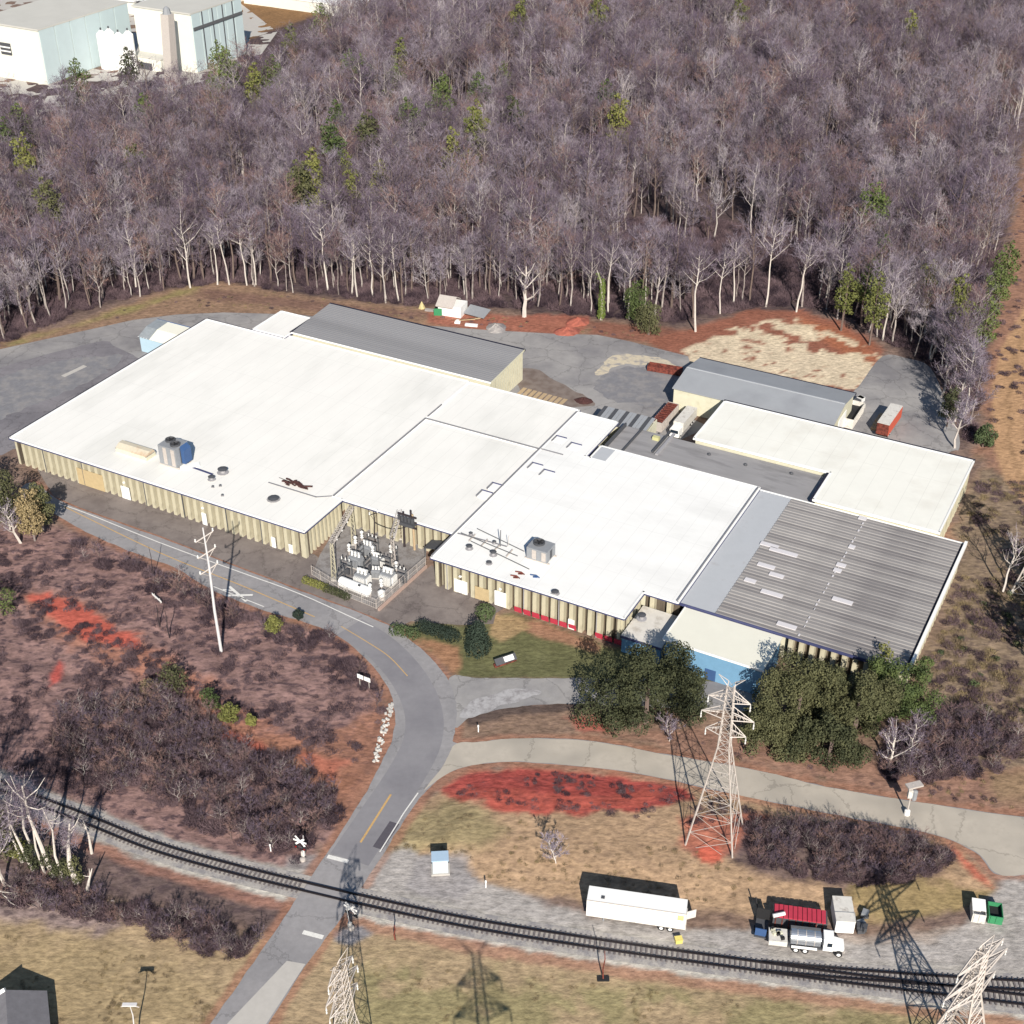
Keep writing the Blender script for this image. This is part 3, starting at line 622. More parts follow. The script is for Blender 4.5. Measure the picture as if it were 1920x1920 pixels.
# painted / boarded bays and doors, standing proud of the stems
def bay(u0, u1, v, z0, z1, m, name, par=F, off=o):
    MB().box(u0-off[0], v-.14-off[1], z0, u1-off[0], v+.0-off[1], z1).build(name, m, par)
bay(-60.5,-53.2,.15,.1,4.2,MATS['tan_board'],'boarded_bay')
bay(-48.2,-45.9,.15,.1,3.2,MATS['white_door'],'door')
bay(-26.4,-25.2,.15,.1,3.0,MATS['white_door'],'door'); bay(-8.6,-7.6,.15,.1,2.6,MATS['white_door'],'door'); bay(-4.3,-3.4,.15,.1,2.2,MATS['white_door'],'door')
bay(32.0,34.9,4.35,.3,3.3,MATS['white_door'],'loading_door'); bay(36.6,39.6,4.35,.2,3.1,MATS['tan_board'],'boarded_bay'); bay(40.9,43.4,4.35,.2,3.6,MATS['white_door'],'loading_door')
bay(56.6,57.9,4.35,.2,2.4,MATS['white_door'],'door')
for u_ in (-70,-58.8,-41.5,-31.2,-19.8,-11): MB().box(u_-.07+79,.0,.1,u_+.07+79,.16,zW-.5).build('downpipe', MATS['dark_steel'], F)
for u_ in (30.4,47.2,54.6,62.4): MB().box(u_-.07+79,4.2,.1,u_+.07+79,4.36,zW-.4).build('downpipe', MATS['pipe_grey'], F)
for u_ in (-47,-25.8,33.4,42.2): MB().cbox(u_+79,(.02 if u_ < 0 else 4.2),4.3,.5,.3,.3).build('wall_lamp', MATS['white_paint'], F)
# red valance sheets low between the stems of the east front
for k in range(10):
    u_ = 45.0+k*1.92+ (3.6 if k > 6 else 0); MB().cbox(u_-o[0]+.98, 4.22-o[1], .75, 1.5, .12, 1.25, 0, .16).build('red_tarp', MATS['red_tarp'], F)
# grey joint upstands between the roof fields
def kerb(pts, z, w=.34, h=.22, m='roof_seam_grey', name='roof_joint', par=F, off=o):
    mb = MB()
    for a,b in zip(pts[:-1],pts[1:]):
        a = Vector((*a,0)); b = Vector((*b,0)); c=(a+b)/2; d=b-a; mb.cbox(c.x-off[0],c.y-off[1],z+h/2-.02,d.length+w*.9,w,h,math.atan2(d.y,d.x))
    return mb.build(name, MATS[m], par)
kerb([(-2.05,13.6),(-2.05,50.3)], zW+.14, .34); kerb([(-1.7,50.35),(27,50.35)], zW+.13, .32); kerb([(27,4.5),(27,69)], zW+.22, .26)
kerb([(-2.05,51.5),(-2.05,57.5)], zW+.14, .3); kerb([(27.4,50.6),(32.5,50.6)], zW+.1, .22)
kerb([(-17,11.4),(-5,11.4),(-2.4,13.2)], zW+.13, .26, .12); kerb([(74.5,13.3),(74.5,57.7)], zW+.24, .2,.2)
# blue-shaded flue strips
kerb([(-37.6,9.0),(-29.8,8.6)], zW, .5, .12, 'blue_grey_gutter', 'roof_gutter')
kerb([(27.6,13.6),(38.2,14.1)], zW+.1, .28, .16, 'roof_seam_grey', 'pipe_run')

def rooftop(name, label, cat, px, py, z, rz=RZ, group=None): return thing(name, label, cat, G(px, py, z), rz, group)
# ---- rooftop air units
def air_unit(label, px, py, blue_side, size, tall, fans):
    z = zW+.02; t = rooftop('rooftop_air_unit', label, 'air unit', px, py, z); sx, sy = size
    mb = MB()
    for y in (-sy/2+.3, sy/2-.3): mb.box(-sx/2-.4, y-.12, 0, sx/2+.4, y+.12, .45)
    for x in (-sx/2+.4, 0, sx/2-.4): mb.box(x-.1, -sy/2+.45, .2, x+.1, sy/2-.45, .4)
    mb.build('support_frame', MATS['galvanised_steel'], t)
    MB().box(-sx/2, -sy/2, .47, sx/2, sy/2, tall).build('casing', MATS['grey_paint'], t)
    for k in range(4):
        x0 = -sx/2+.15+k*(sx-.3)/4; MB().box(x0, -sy/2-.05, .7, x0+(sx-.3)/4-.12, -sy/2-.005, tall-.3).build('side_panel', MATS['galvanised_steel' if k % 2 else 'grey_paint'], t)
    for k in range(3):
        y0 = -sy/2+.2+k*(sy-.4)/3; MB().box(sx/2+.005, y0, .8, sx/2+.05, y0+(sy-.4)/3-.15, tall-.4).build('louvre', MATS['dark_grey_paint' if k == 1 else 'grey_paint'], t)
    bx = -sx/2 if blue_side < 0 else sx/2
    MB().prism([(bx+blue_side*.01,-sy*.1),(bx+blue_side*.9,-sy*.1),(bx+blue_side*.9,sy*.45),(bx+blue_side*.01,sy*.45)], .8, [tall-.1,tall-1.0,tall-1.0,tall-.1]).build('blue_cowl', MATS['blue_panel'], t)
    for fx, fy, fr in fans:
        f = MB().lathe((fx,fy,tall), [(fr,0),(fr,.42),(fr*.86,.42),(fr*.84,.12),(.01,.12)], 18).build('fan_ring', MATS['dark_grey_paint'], t)
        b = MB()
        for k in range(5): b.cbox(fx+math.cos(k*1.257)*fr*.42, fy+math.sin(k*1.257)*fr*.42, tall+.27, fr*.78, fr*.26, .04, k*1.257, .3)
        b.lathe((fx,fy,tall+.15), [(fr*.16,0),(fr*.16,.2)], 8); b.build('fan_blades', MATS['black_rubber'], f)
    return t
air_unit('tall grey rooftop air unit with blue cowl beside the cream skylight box', 329, 868, 1, (4.6,4.2), 5.0, [(-1.0,.6,1.1),(1.1,-.4,1.1)])
air_unit('lower grey air unit with one big round fan on the east roof', 1014, 1046, -1, (4.4,3.6), 3.0, [(-.6,.4,1.15)])
MB().cbox(0,0,.16,4.2,1.6,.3).build('duct', MATS['white_coping'], rooftop('roof_duct','low white duct running right from the tall grey air unit','duct', 356,874,zW+.02, RZ+.75))
t = rooftop('skylight_box', 'cream curb box with a glazed sloping lid on the west roof', 'skylight', 255, 850, zW+.01)
MB().box(-4.3,-1.5,0,4.3,1.5,1.0).build('curb', MATS['cream_sheet_wall'], t)
MB().extr([(-1.5,1.01),(1.5,1.01),(.9,1.75),(-.2,1.75)], -4.3, 4.3).build('lid', mat('aged_rooflight', rgb(214,204,180), .5, .1, .8, rgb(200,160,120), (.5,.7), .35), t)
for x in (-4.32,4.02): MB().box(x,-1.55,.9,x+.3,1.55,1.02).build('rim', MATS['roof_seam_grey'], t)
t = rooftop('collapsed_debris', 'dark brown heap of rotten debris on the white roof above the substation', 'debris', 556, 909, zW+.02)
random.seed(3); mb = MB()
for k in range(34): mb.cbox(random.gauss(0,1.3), random.gauss(0,.45), random.uniform(.05,.6), random.uniform(.3,1.6), random.uniform(.2,.6), random.uniform(.08,.3), random.uniform(-.5,.5), random.uniform(-.4,.4))
mb.build('heap', mat('dark_debris', rgb(84,52,50), .95, .3, 2), t); MB().cbox(-3.2,.4,.06,3.4,.12,.06,-.1).build('strap', MATS['dark_pole_timber'], t)
# ---- small roof fittings
def curb_frame(px, py, lab, z=zW):
    t = rooftop('roof_hatch', lab, 'roof hatch', px, py, z, RZ, 'square roof hatches either side of the grey roof joint')
    MB().box(-1.15,-1.15,0,1.15,1.15,.22).build('hatch_lid', MATS['white_coping'], t)
    MB().box(-1.45,1.16,0,1.2,1.34,.4).build('upstand', MATS['blue_grey_gutter'], t); MB().box(-1.45,-1.2,0,-1.25,1.155,.36).build('upstand', MATS['roof_seam_grey'], t)
for (px,py),lb in zip([(1004,877),(1026,890),(929,915),(909,929),(1049,826),(1077,839)],
   ['square white roof hatch just right of the joint, second row from the rear','square white roof hatch set right of its pair, second row from the rear','square white roof hatch left of the joint, upper of the front pair','square white roof hatch with blue rim, nearest the front edge','square white roof hatch nearest the roof joint crossing, rear row','square white roof hatch beside the grey link roof, rear row']): curb_frame(px,py,lb)
def vent(px, py, label, r=.35, h=.8, m='pipe_grey', cap=True):
    t = rooftop('roof_vent', label, 'roof vent', px, py, zW+.1, RZ, 'small vents on the white roofs')
    MB().lathe((0,0,0), [(r*1.6,0),(r*1.6,.08),(r*.7,.12),(r*.7,h)], 10).build('stack', MATS[m], t)
    if cap: MB().lathe((0,0,h-.05), [(r*1.25,0),(r*1.35,.1),(r*.5,.28)], 10).build('cowl', MATS['dark_grey_paint'], t)
for v_ in [(418,886,'dark domed vent, upper of the pair right of the tall air unit',.8,.9),(397,899,'dark vent, lower of the pair right of the tall air unit',.55,.7),(399,914,'tiny dark vent below the pair on the west roof',.2,.3),(413,912,'tiny dark vent right of the vent pair on the west roof',.2,.3),
           (417,930,'tiny dark vent nearest the front edge of the west roof',.2,.3),(513,936,'pale ring-shaped vent near the west roof front corner',.9,.3),(880,1029,'round dark vent at the front left of the east roof',.5,.7),(925,1041,'round dark vent in the middle of the east roof front',.5,.8),
           (917,1057,'flat dark vent close to the east roof front edge',.42,.4),(883,1003,'small dark vent by the pipe run on the east roof',.3,.5),(1041,1113,'black vent sitting on the front edge of the east roof',.55,.5),(927,1019,'small dark vent under the rack on the east roof',.3,.5),
           (1203,1160,'pale hooped vent on the low white entrance roof',.6,.9)]: vent(*v_)
t = rooftop('pipe_rack', 'dark steel pipe rack with a short mast on the east roof', 'pipe rack', 938, 1022, zW+.1)
for a,b in (((-8.6,-.4),(5,-2.2)),((-5.5,-2.0),(9,-5.0)),((-6.5,2.4),(5.4,-.2))): MB().tube([(a[0],a[1],.4),(b[0],b[1],.4)], .10, 6).build('pipe', MATS['dark_steel'], t)
mb = MB()
for x in (-6,-3,0,3): mb.cbox(x,-1.4+(-x*.13),.2,.15,2.6,.3)
mb.build('rack_foot', MATS['galvanised_steel'], t)
MB().tube([(.2,-.4,0),(0,.2,3.4)], [.12,.08]).build('mast', MATS['dark_steel'], t); MB().tube([(1.6,.2,0),(1.7,.3,2.6)], .05).build('aerial', MATS['galvanised_steel'], t)
for px,py,lb,m in ((975,1075,'rusty red scrap lying on the front of the east roof','rust'),(1003,1081,'small blue pipe bend lying on the front of the east roof','blue_panel'),(966,1082,'second piece of rusty scrap beside the red one on the east roof','rust')):
    t = rooftop('roof_scrap', lb, 'scrap', px, py, zW+.12); MB().tube([(-1,0,.12),(.2,.2,.2),(1,-.1,.12)], .13).cbox(.2,-.2,.1,.9,.35,.16,.4).build('scrap_piece', MATS[m], t)

# ---- ribbed grey hall behind the west roof
o2 = (-54.5, 71.8); Hh = bthing('ribbed_roof_hall', 'hall with dark grey finely ribbed roof and cream end wall behind the white west roof', *o2)
zs, zn = 7.2, 8.2
P = [(-54.5,71.8),(3.0,71.8),(3.0,89),(-54.5,89)]
MB().prism([(p[0]-o2[0]+(.25 if i in (0,3) else -.25),p[1]-o2[1]+(.25 if i < 2 else -.25)) for i,p in enumerate(P)], 0, [zs-.1,zs-.1,zn-.1,zn-.1]).build('wall', MATS['cream_sheet_wall'], Hh)
nb = 42; wv = 57.5/nb
slab = MB().add([(0,0,zs-.02),(57.5,0,zs-.02),(57.5,17.2,zn-.02),(0,17.2,zn-.02),(0,0,zs+.04),(57.5,0,zs+.04),(57.5,17.2,zn+.04),(0,17.2,zn+.04)],[(0,3,2,1),(4,5,6,7),(0,1,5,4),(1,2,6,5),(2,3,7,6),(3,0,4,7)])
slab.build('roof', MATS['dark_ribbed_roof'], Hh)
rb = MB()
for k in range(22):
    y = .3+k*.79; z = zs+.04+(zn-zs)*y/17.2; rb.box(0.1,y-.07,z-.02,57.4,y+.07,z+.09)
tag(rb.build('roof_ribs', MATS['dark_ribbed_roof'], Hh), kind='stuff')
MB().box(-.1,-.12,zs-.25,57.6,-.02,zs+.16).build('eave_trim', MATS['white_coping'], Hh)
EDGE_SHADE = mat('gutter_shade_navy', rgb(38,38,60), .7, .1, 1)  # navy for added edge strips that imitate shade behind the roofs
MB().box(-.2,17.22,zn-.5,57.6,17.75,zn+.08).build('rear_shade_strip', EDGE_SHADE, Hh)
MB().box(-.5,-.1,zs-.6,-.02,17.2,zs+.2).build('side_gutter_shade', EDGE_SHADE, Hh)  # rear and left strips of the hall: shade outline built as dark boxes
MB().box(-24.5+24.4,68.75,zW-.5,23.8,69.3,zW+.02).build('rear_shade_strip', EDGE_SHADE, F)
MB().box(-.75,.0,zW-.5,-.5,68.7,zW+.03).build('side_gutter_shade', EDGE_SHADE, F)  # same added shade outline on the west roof, rear and left
MB().add([(57.52,-.1,zs-.3),(57.62,-.1,zs-.3),(57.62,17.3,zn-.3),(57.52,17.3,zn-.3),(57.52,-.1,zs+.12),(57.62,-.1,zs+.12),(57.62,17.3,zn+.12),(57.52,17.3,zn+.12)],[(0,3,2,1),(4,5,6,7),(0,1,5,4),(1,2,6,5),(2,3,7,6),(3,0,4,7)]).build('verge_trim', MATS['cream_sheet_wall'], Hh)
for k in range(16):
    MB().box(57.26,.6+k*1.03,.1,57.33,.66+k*1.03,zs-.25+k*.055).build('wall_seam', MATS['cream_precast'], Hh)
# white annexe in the corner
o3 = (-64.5, 69.4); A = bthing('white_annexe', 'small white flat-roofed annexe tucked left of the grey ribbed roof', *o3)
flat_roof(A, o3, [(-64.5,69.4),(-54.9,69.4),(-54.9,81.2),(-64.5,81.2)], zW+.3, MATS['white_membrane']); wallbox(A, o3, [(-64.5,69.4),(-54.9,69.4),(-54.9,81.2),(-64.5,81.2)], 0, zW-.05, MATS['cream_sheet_wall'])
# small glazed entrance building at the west end
o4 = (-92,58); E_ = thing('entrance_pavilion', 'small pale blue pavilion with sloping white and glass roof at the west end', 'pavilion', W(-91.5,56.5), RZ)
g0 = Vector((0,0,0)); 
MB().box(0,0,0,12.2,7.2,4.2).build('wall', mat('pale_blue_wall', rgb(180,212,232), .6, .06, .8), E_)
MB().extr([(-.3,4.21),(3.2,5.6),(7.5,5.9),(7.5,4.21)], 3.4, 12.4).build('roof', MATS['cream_roof_sheet'], E_)
gl = MB().extr([(-.3,4.215),(3.2,5.7),(7.5,6.0),(7.5,4.215)], -.2, 3.38).build('glazed_roof', mat('dull_glazing', rgb(150,158,164), .3, .2, 1.2), E_)
for k in range(4): MB().box(-.24+k*.9,-.3,4.2,-.12+k*.9,.0,4.32).build('glazing_bar', MATS['white_coping'], gl)
MB().box(-.25,7.5,4.0,12.45,7.62,6.05).build('rear_trim', MATS['blue_panel'], E_)

# ---- striped hall at the east end
o5 = (75.1, 13.4); Sx = bthing('striped_roof_hall', 'east hall with weathered striped sheet roof and a pale grey strip on its left', *o5)
zS = 6.6
wallbox(Sx, o5, [(75.2,13.6),(117,13.6),(117,57.6),(75.2,57.6)], 0, zS-.5, MATS['cream_sheet_wall'], 'inner_wall', 1.5)
flat_roof(Sx, o5, [(75.1,13.4),(81.9,13.4),(81.9,57.4),(75.1,57.4)], zS, MATS['pale_grey_roof'], 'strip_roof', .35, False)
MB().box(0,-.15,zS-.5,42.2,.0,zS+.08).build('front_gutter', MATS['blue_grey_gutter'], Sx)
MB().box(0.0,44.02,zS-.5,42.2,44.3,zS+.12).build('rear_coping', MATS['white_coping'], Sx)
MB().box(42.05,.0,zS-.4,42.6,44.4,zS+.55).build('side_coping', MATS['white_coping'], Sx)
MB().box(41.6,.1,zS-.1,42.04,44.0,zS+.12).build('side_gutter_shade', mat('gutter_shade_navy', rgb(38,38,60), .7, .1, 1), Sx)
NR = 44; pw = 43.9/NR
prm = MB().extr([(0.01,0),(0.01,.10),(.12,.19),(.30,.19),(.42,.10),(pw-.01,.06),(pw-.01,0)], 0, 34.7).mesh('roof_sheet', MATS['weathered_sheet'])
tint = [prm]
for k,(c) in enumerate(((166,162,160),(144,140,140))):
    m_ = prm.copy(); m_.materials[0] = mat('weathered_sheet_%s' % ('pale','dark')[k], rgb(*c), .75, .16, .6, rgb(c[0]-20,c[1]-20,c[2]-18), (.45,.65), .18, stretch=(.35,1.5,1)); tint.append(m_)
random.seed(5)
for k in range(NR):
    ob = link('roof_sheet', random.choice(tint), Sx, (6.85, .05+k*pw, zS-.02+random.uniform(-.015,.015)))
for px,py,L_ in ((1443,1021,3.6),(1467,1038,5.6),(1435,1063,3.4),(1456,1078,2.8),(1404,1092,2.2),(1447,1113,4.2),(1578,1129,3.8),(1473,1176,3.6),(1617,972,1.6),(1596,1027,1.2),(1575,1063,1.8),(1568,1073,1.5)):
    p = G(px,py,zS+.3)-OB; uu, vv = p.dot(U)-o5[0], p.dot(V)-o5[1]; kk = round((vv-.05)/pw)
    MB().box(uu-L_/2, .05+kk*pw-.16, zS+.10, uu+L_/2, .05+(kk)*pw+pw*.98, zS+.31).build('translucent_panel', MATS['translucent_sheet'], Sx)
for k in range(30): 
    if k % 4 != 1: MB().box(22.4+random.uniform(-.15,.15), .5+k*1.45, zS+.24, 22.65, .5+k*1.45+.7, zS+.275).build('lap_patch', MATS['translucent_sheet'], Sx)
fluted(Sx, o5, 95.4, 13.75, 117.0, 13.75, zS-.5)
fluted(Sx, o5, 117.0, 13.8, 117.0, 57.5, zS-.5, 1.9)
# ---- blue-walled office front
o6 = (76.3, 2.6); Of = bthing('office_front', 'single-storey office with cream roof and light blue walls in front of the striped hall', *o6)
P6 = [(76.3,2.6),(95.0,2.6),(95.0,13.1),(76.3,13.1)]
zO = 6.2
MB().prism([(p[0]-o6[0],p[1]-o6[1]) for p in P6], zO-.3, zO).build('roof', MATS['cream_roof_sheet'], Of)
MB().box(-.15,-.2,zO-.32,18.9,-.02,zO+.1).build('front_trim', MATS['white_coping'], Of)
MB().box(-.16,-.01,zO-.32,-.01,10.5,zO+.12).build('side_trim', MATS['white_coping'], Of)
MB().box(.3,.3,0,18.4,10.5,zO-.31).build('wall', MATS['light_blue_wall'], Of)
MB().box(8.2,.16,.1,10.2,.29,2.4).build('door', MATS['blue_panel'], Of)
o7 = (68.0, 2.6); Lo = bthing('low_porch', 'low white-roofed blue porch sunk between the east block and the office', *o7)
MB().box(0,0,3.6,8.0,10.3,3.8).build('roof', mat('stained_white_roof', rgb(226,222,214), .8, .08, 1, rgb(190,182,170), (.5,.7), .4), Lo)
MB().box(.0,-.2,3.5,8.0,-.02,3.95).build('front_trim', MATS['blue_grey_gutter'], Lo)
MB().box(.2,.2,0,7.8,10.2,3.59).build('wall', MATS['light_blue_wall'], Lo)

# ---- north-east L-shaped white wing
o8 = (55.2, 58.3); Nw = bthing('white_wing', 'L-shaped cream-white flat-roofed wing behind the striped hall', *o8)
PN = [(86.2,58.3),(112,58.3),(112,89.3),(55.2,89.3),(55.2,70.2),(86.2,70.2)]
flat_roof(Nw, o8, PN, 7.2, MATS['cream_membrane'], edges=False); wallbox(Nw, o8, PN, 0, 6.84, MATS['cream_sheet_wall'])
n = len(PN); cp = MB()
for i in range(n):
    a = Vector((PN[i][0]-o8[0],PN[i][1]-o8[1],0)); b = Vector((PN[(i+1)%n][0]-o8[0],PN[(i+1)%n][1]-o8[1],0)); d = b-a; c = (a+b)/2; cp.cbox(c.x,c.y,7.06,d.length+.3,.36,.5,math.atan2(d.y,d.x))
cp.build('coping', MATS['white_coping'], Nw); MB().box(-.3,31.25,6.5,57,31.7,7.28).build('rear_shade_strip', EDGE_SHADE, Nw)  # rear strip is a shade line put in as navy colour
MB().box(30.3,-.1,5.8,30.8,11.6,7.22).build('dark_step', mat('gutter_shade_navy', rgb(38,38,60), .7, .1, 1), Nw)
for k in range(14): MB().box(56.52, 1.2+k*2.15, .1, 56.62, 1.45+k*2.15, 6.8).build('wall_rib', MATS['cream_precast'], Nw)
# ---- grey link roof
o9 = (38.2, 58.1); Lk = bthing('grey_link_building', 'low building with dull grey felt roof between the white roofs', *o9)
flat_roof(Lk, o9, [(38.6,58.1),(85.9,58.1),(85.9,69.9),(38.6,69.9)], 6.1, MATS['grey_felt_roof'], edges=False); wallbox(Lk, o9, [(38.6,58.1),(85.9,58.1),(85.9,69.9),(38.6,69.9)], 0, 5.74, MATS['cream_sheet_wall'])
MB().box(.1,-5.6,5.9,3.6,-.05,6.85).build('grey_ramp', MATS['pale_grey_roof'], Lk)
for a,b,w,h in (((4.6,.2),(4.6,11.6),.3,.5),((10.6,3.5),(10.6,13.5),.35,.6),((.6,.6),(.6,11.6),.4,.9)): MB().box(a[0],a[1],6.1,a[0]+w,b[1],6.1+h).build('upstand', MATS['dark_grey_paint'], Lk)
MB().box(11.6,3,6.1,12.2,13.2,6.5).build('pipe_curb', MATS['pipe_grey'], Lk)
for x,y in ((22,8.6),(30.5,8.2),(40.4,9.4)): MB().lathe((x,y,6.1),[(.4,0),(.4,.25),(.2,.45)],8).build('drain_vent', MATS['dark_grey_paint'], Lk)
MB().cbox(9.2,9.2,6.5,1.5,.9,.8).build('yellow_box', mat('faded_yellow', rgb(210,206,140), .6, .1, 1), Lk)
# loading canopy left of the link
t = bthing('loading_canopy', 'dark corrugated loading canopy behind the east roof corner', 30.5, 70.2, 'canopy')
mb = MB()
for k in range(14):
    c = .5+k*.92; MB().add([(c-.44,0,5.0),(c+.40,0,5.0),(c+.40,6.4,5.7),(c-.44,6.4,5.7),(c-.44,0,5.1),(c+.40,0,5.1+.06),(c+.40,6.4,5.8+.06),(c-.44,6.4,5.8)],[(0,3,2,1),(4,5,6,7),(0,1,5,4),(1,2,6,5),(2,3,7,6),(3,0,4,7)]).build('canopy_sheet', MATS['dark_grey_paint' if k % 3 == 0 else 'blue_grey_roof'], t)
MB().box(.3,.3,0,12.8,5.8,4.9).build('wall', MATS['cream_sheet_wall'], t)
MB().extr([(0,0),(6.4,0),(6.4,5.7),(0,5.0)], 13.1, 13.25).build('end_wall', MATS['cream_sheet_wall'], t)

# ---- detached gabled shed
o10 = (41.2, 91.7); Cs = thing('gabled_metal_shed', 'detached shed with blue-grey low gabled roof and cream end walls', 'shed', W(*o10), RZ)
Wd, Ln, he, rise = 17.8, 39.2, 6.0, 1.5
arc = [(Wd*k/12, he+rise*(1-abs(k-6)/6)) for k in range(0,13,6)]
prof = [(.35,0)]+[(min(max(y,.35),Wd-.35), z-.22) for y,z in arc]+[(Wd-.35,0)]
MB().extr(prof, .35, Ln-.35).build('wall', MATS['cream_sheet_wall'], Cs)
for k in range(2):
    (ya,za),(yb,zb) = arc[k],arc[k+1]
    MB().add([(0,ya,za-.18),(Ln,ya,za-.18),(Ln,yb,zb-.18),(0,yb,zb-.18),(0,ya,za),(Ln,ya,za),(Ln,yb,zb),(0,yb,zb)],[(0,3,2,1),(4,5,6,7),(0,1,5,4),(1,2,6,5),(2,3,7,6),(3,0,4,7)]).build('roof_sheet', MATS['blue_grey_roof'], Cs)
MB().box(.2,Wd*.49,he+rise-.02,Ln-.2,Wd*.51,he+rise+.06).build('ridge_flashing', MATS['pale_grey_roof'], Cs)
MB().box(-.1,Wd+.01,he-.6,Ln+.1,Wd+.4,he+.02).build('rear_shade_strip', EDGE_SHADE, Cs)  # navy strip added to imitate shade behind the rear eave
MB().box(Ln-.33,6,0,Ln-.2,12,4.4).build('door', MATS['white_door'], Cs)
MB().box(.2,5,0,.33,12,4.4).build('door', MATS['dark_grey_paint'], Cs)

# ---- far industrial buildings behind the wood
def far_block(label, corner_px, z, dx, dy, h):
    p = G(*corner_px, z)-OB; uu, vv = p.dot(U), p.dot(V); t = thing('process_building', label, 'building', W(uu,vv), RZ)
    MB().box(-dx,.0,0,0,dy,h-.6).build('wall', MATS['cream_white_cladding'], t)
    MB().box(-dx-.4,-.4,h-.59,.4,dy+.4,h).build('roof', MATS['light_flat_roof'], t)
    n_ = 6
    for k in range(n_): MB().box(.02,k*dy/n_+.25,.5,.35,(k+1)*dy/n_-.25,h-.62).build('side_panel', MATS['pale_blue_cladding'], t)
    return t
fb = far_block('tall cream-white block at the far left edge with a louvred window', (70,55), 22, 34, 52, 22)
MB().box(-22,-.5,10,-16.5,-.05,14.5).build('louvre_window', MATS['dark_grey_paint'], fb)
for k in range(2): MB().box(-22.1,-.75,11.1+k*1.6,-16.4,-.52,11.6+k*1.6).build('louvre_slat', MATS['white_coping'], fb)
fb2 = far_block('tall white block with pale blue ribbed side left of the brown clearing', (356,25), 24, 30, 33, 24)
for k in range(1,5): MB().box(.36,k*6.6-.2,.5,.6,k*6.6+.2,23.4).build('downpipe', MATS['dark_grey_paint'], fb2)
MB().box(.36,.5,17,.75,32.5,18.2).build('duct_band', MATS['dark_steel'], fb2)
t = thing('conveyor_tower', 'slim grey leaning conveyor tower in front of the white block', 'tower', G(322,150), RZ)
MB().add([(-2,-2,0),(2,-2,0),(2,2,0),(-2,2,0),(-3.6,2.5,25),(.4,2.5,25),(.4,6,25),(-3.6,6,25)],[(0,3,2,1),(4,5,6,7),(0,1,5,4),(1,2,6,5),(2,3,7,6),(3,0,4,7)]).build('casing', MATS['galvanised_steel'], t)
MB().lathe((-1.6,4.2,25),[(1.8,0),(1.2,2.2),(.2,3)],8).build('cap', MATS['grey_paint'], t)
for i,(px,lb) in enumerate(((200,'leftmost'),(215,'second from left'),(232,'third from left'),(250,'rightmost'))):
    t = thing('silo', 'white cylindrical silo between the two far blocks, %s of four' % lb, 'silo', G(px, 128+i*2), 0, 'white silos between the far blocks')
    MB().lathe((0,0,0),[(2.1,0),(2.1,14+i%2),(.5,15.6+i%2)],14).build('shell', MATS['white_paint'], t, smooth=False); MB().lathe((0,0,15.5+i%2),[(.35,0),(.35,1)],6).build('vent', MATS['dark_grey_paint'], t)
t = thing('mottled_roof_building', 'long low building with mottled black and white roof behind the far blocks', 'building', G(335,40), RZ)
MB().box(-60,0,0,2,80,6).build('wall', MATS['cream_white_cladding'], t); MB().box(-61,-1,6.01,3,81,6.6).build('roof', MATS['mottled_white_roof'], t)
t = thing('yard_shed', 'low cream shed among pipes below the far blocks', 'shed', G(285,128), RZ); MB().box(-8,-3,0,8,5,5).build('wall', MATS['cream_white_cladding'], t); MB().box(-8.3,-3.3,5.01,8.3,5.3,5.5).build('roof', MATS['light_flat_roof'], t)
MB().box(-4,-3.2,.2,3,-3.02,3).build('door', MATS['dark_grey_paint'], t)
t = thing('white_store', 'long white store roof at the top edge beyond the brown clearing', 'building', G(470,8), RZ); MB().box(-4,0,0,60,14,5).build('wall', MATS['cream_white_cladding'], t); MB().box(-4.4,-.4,5.01,60.4,14.4,5.6).build('roof', MATS['white_coping'], t)
sheet('far_yard', gp([(-300,260),(60,215),(330,165),(470,130),(520,60),(430,-10),(0,-60),(-500,100)]), .03, MATS['pale_concrete'])

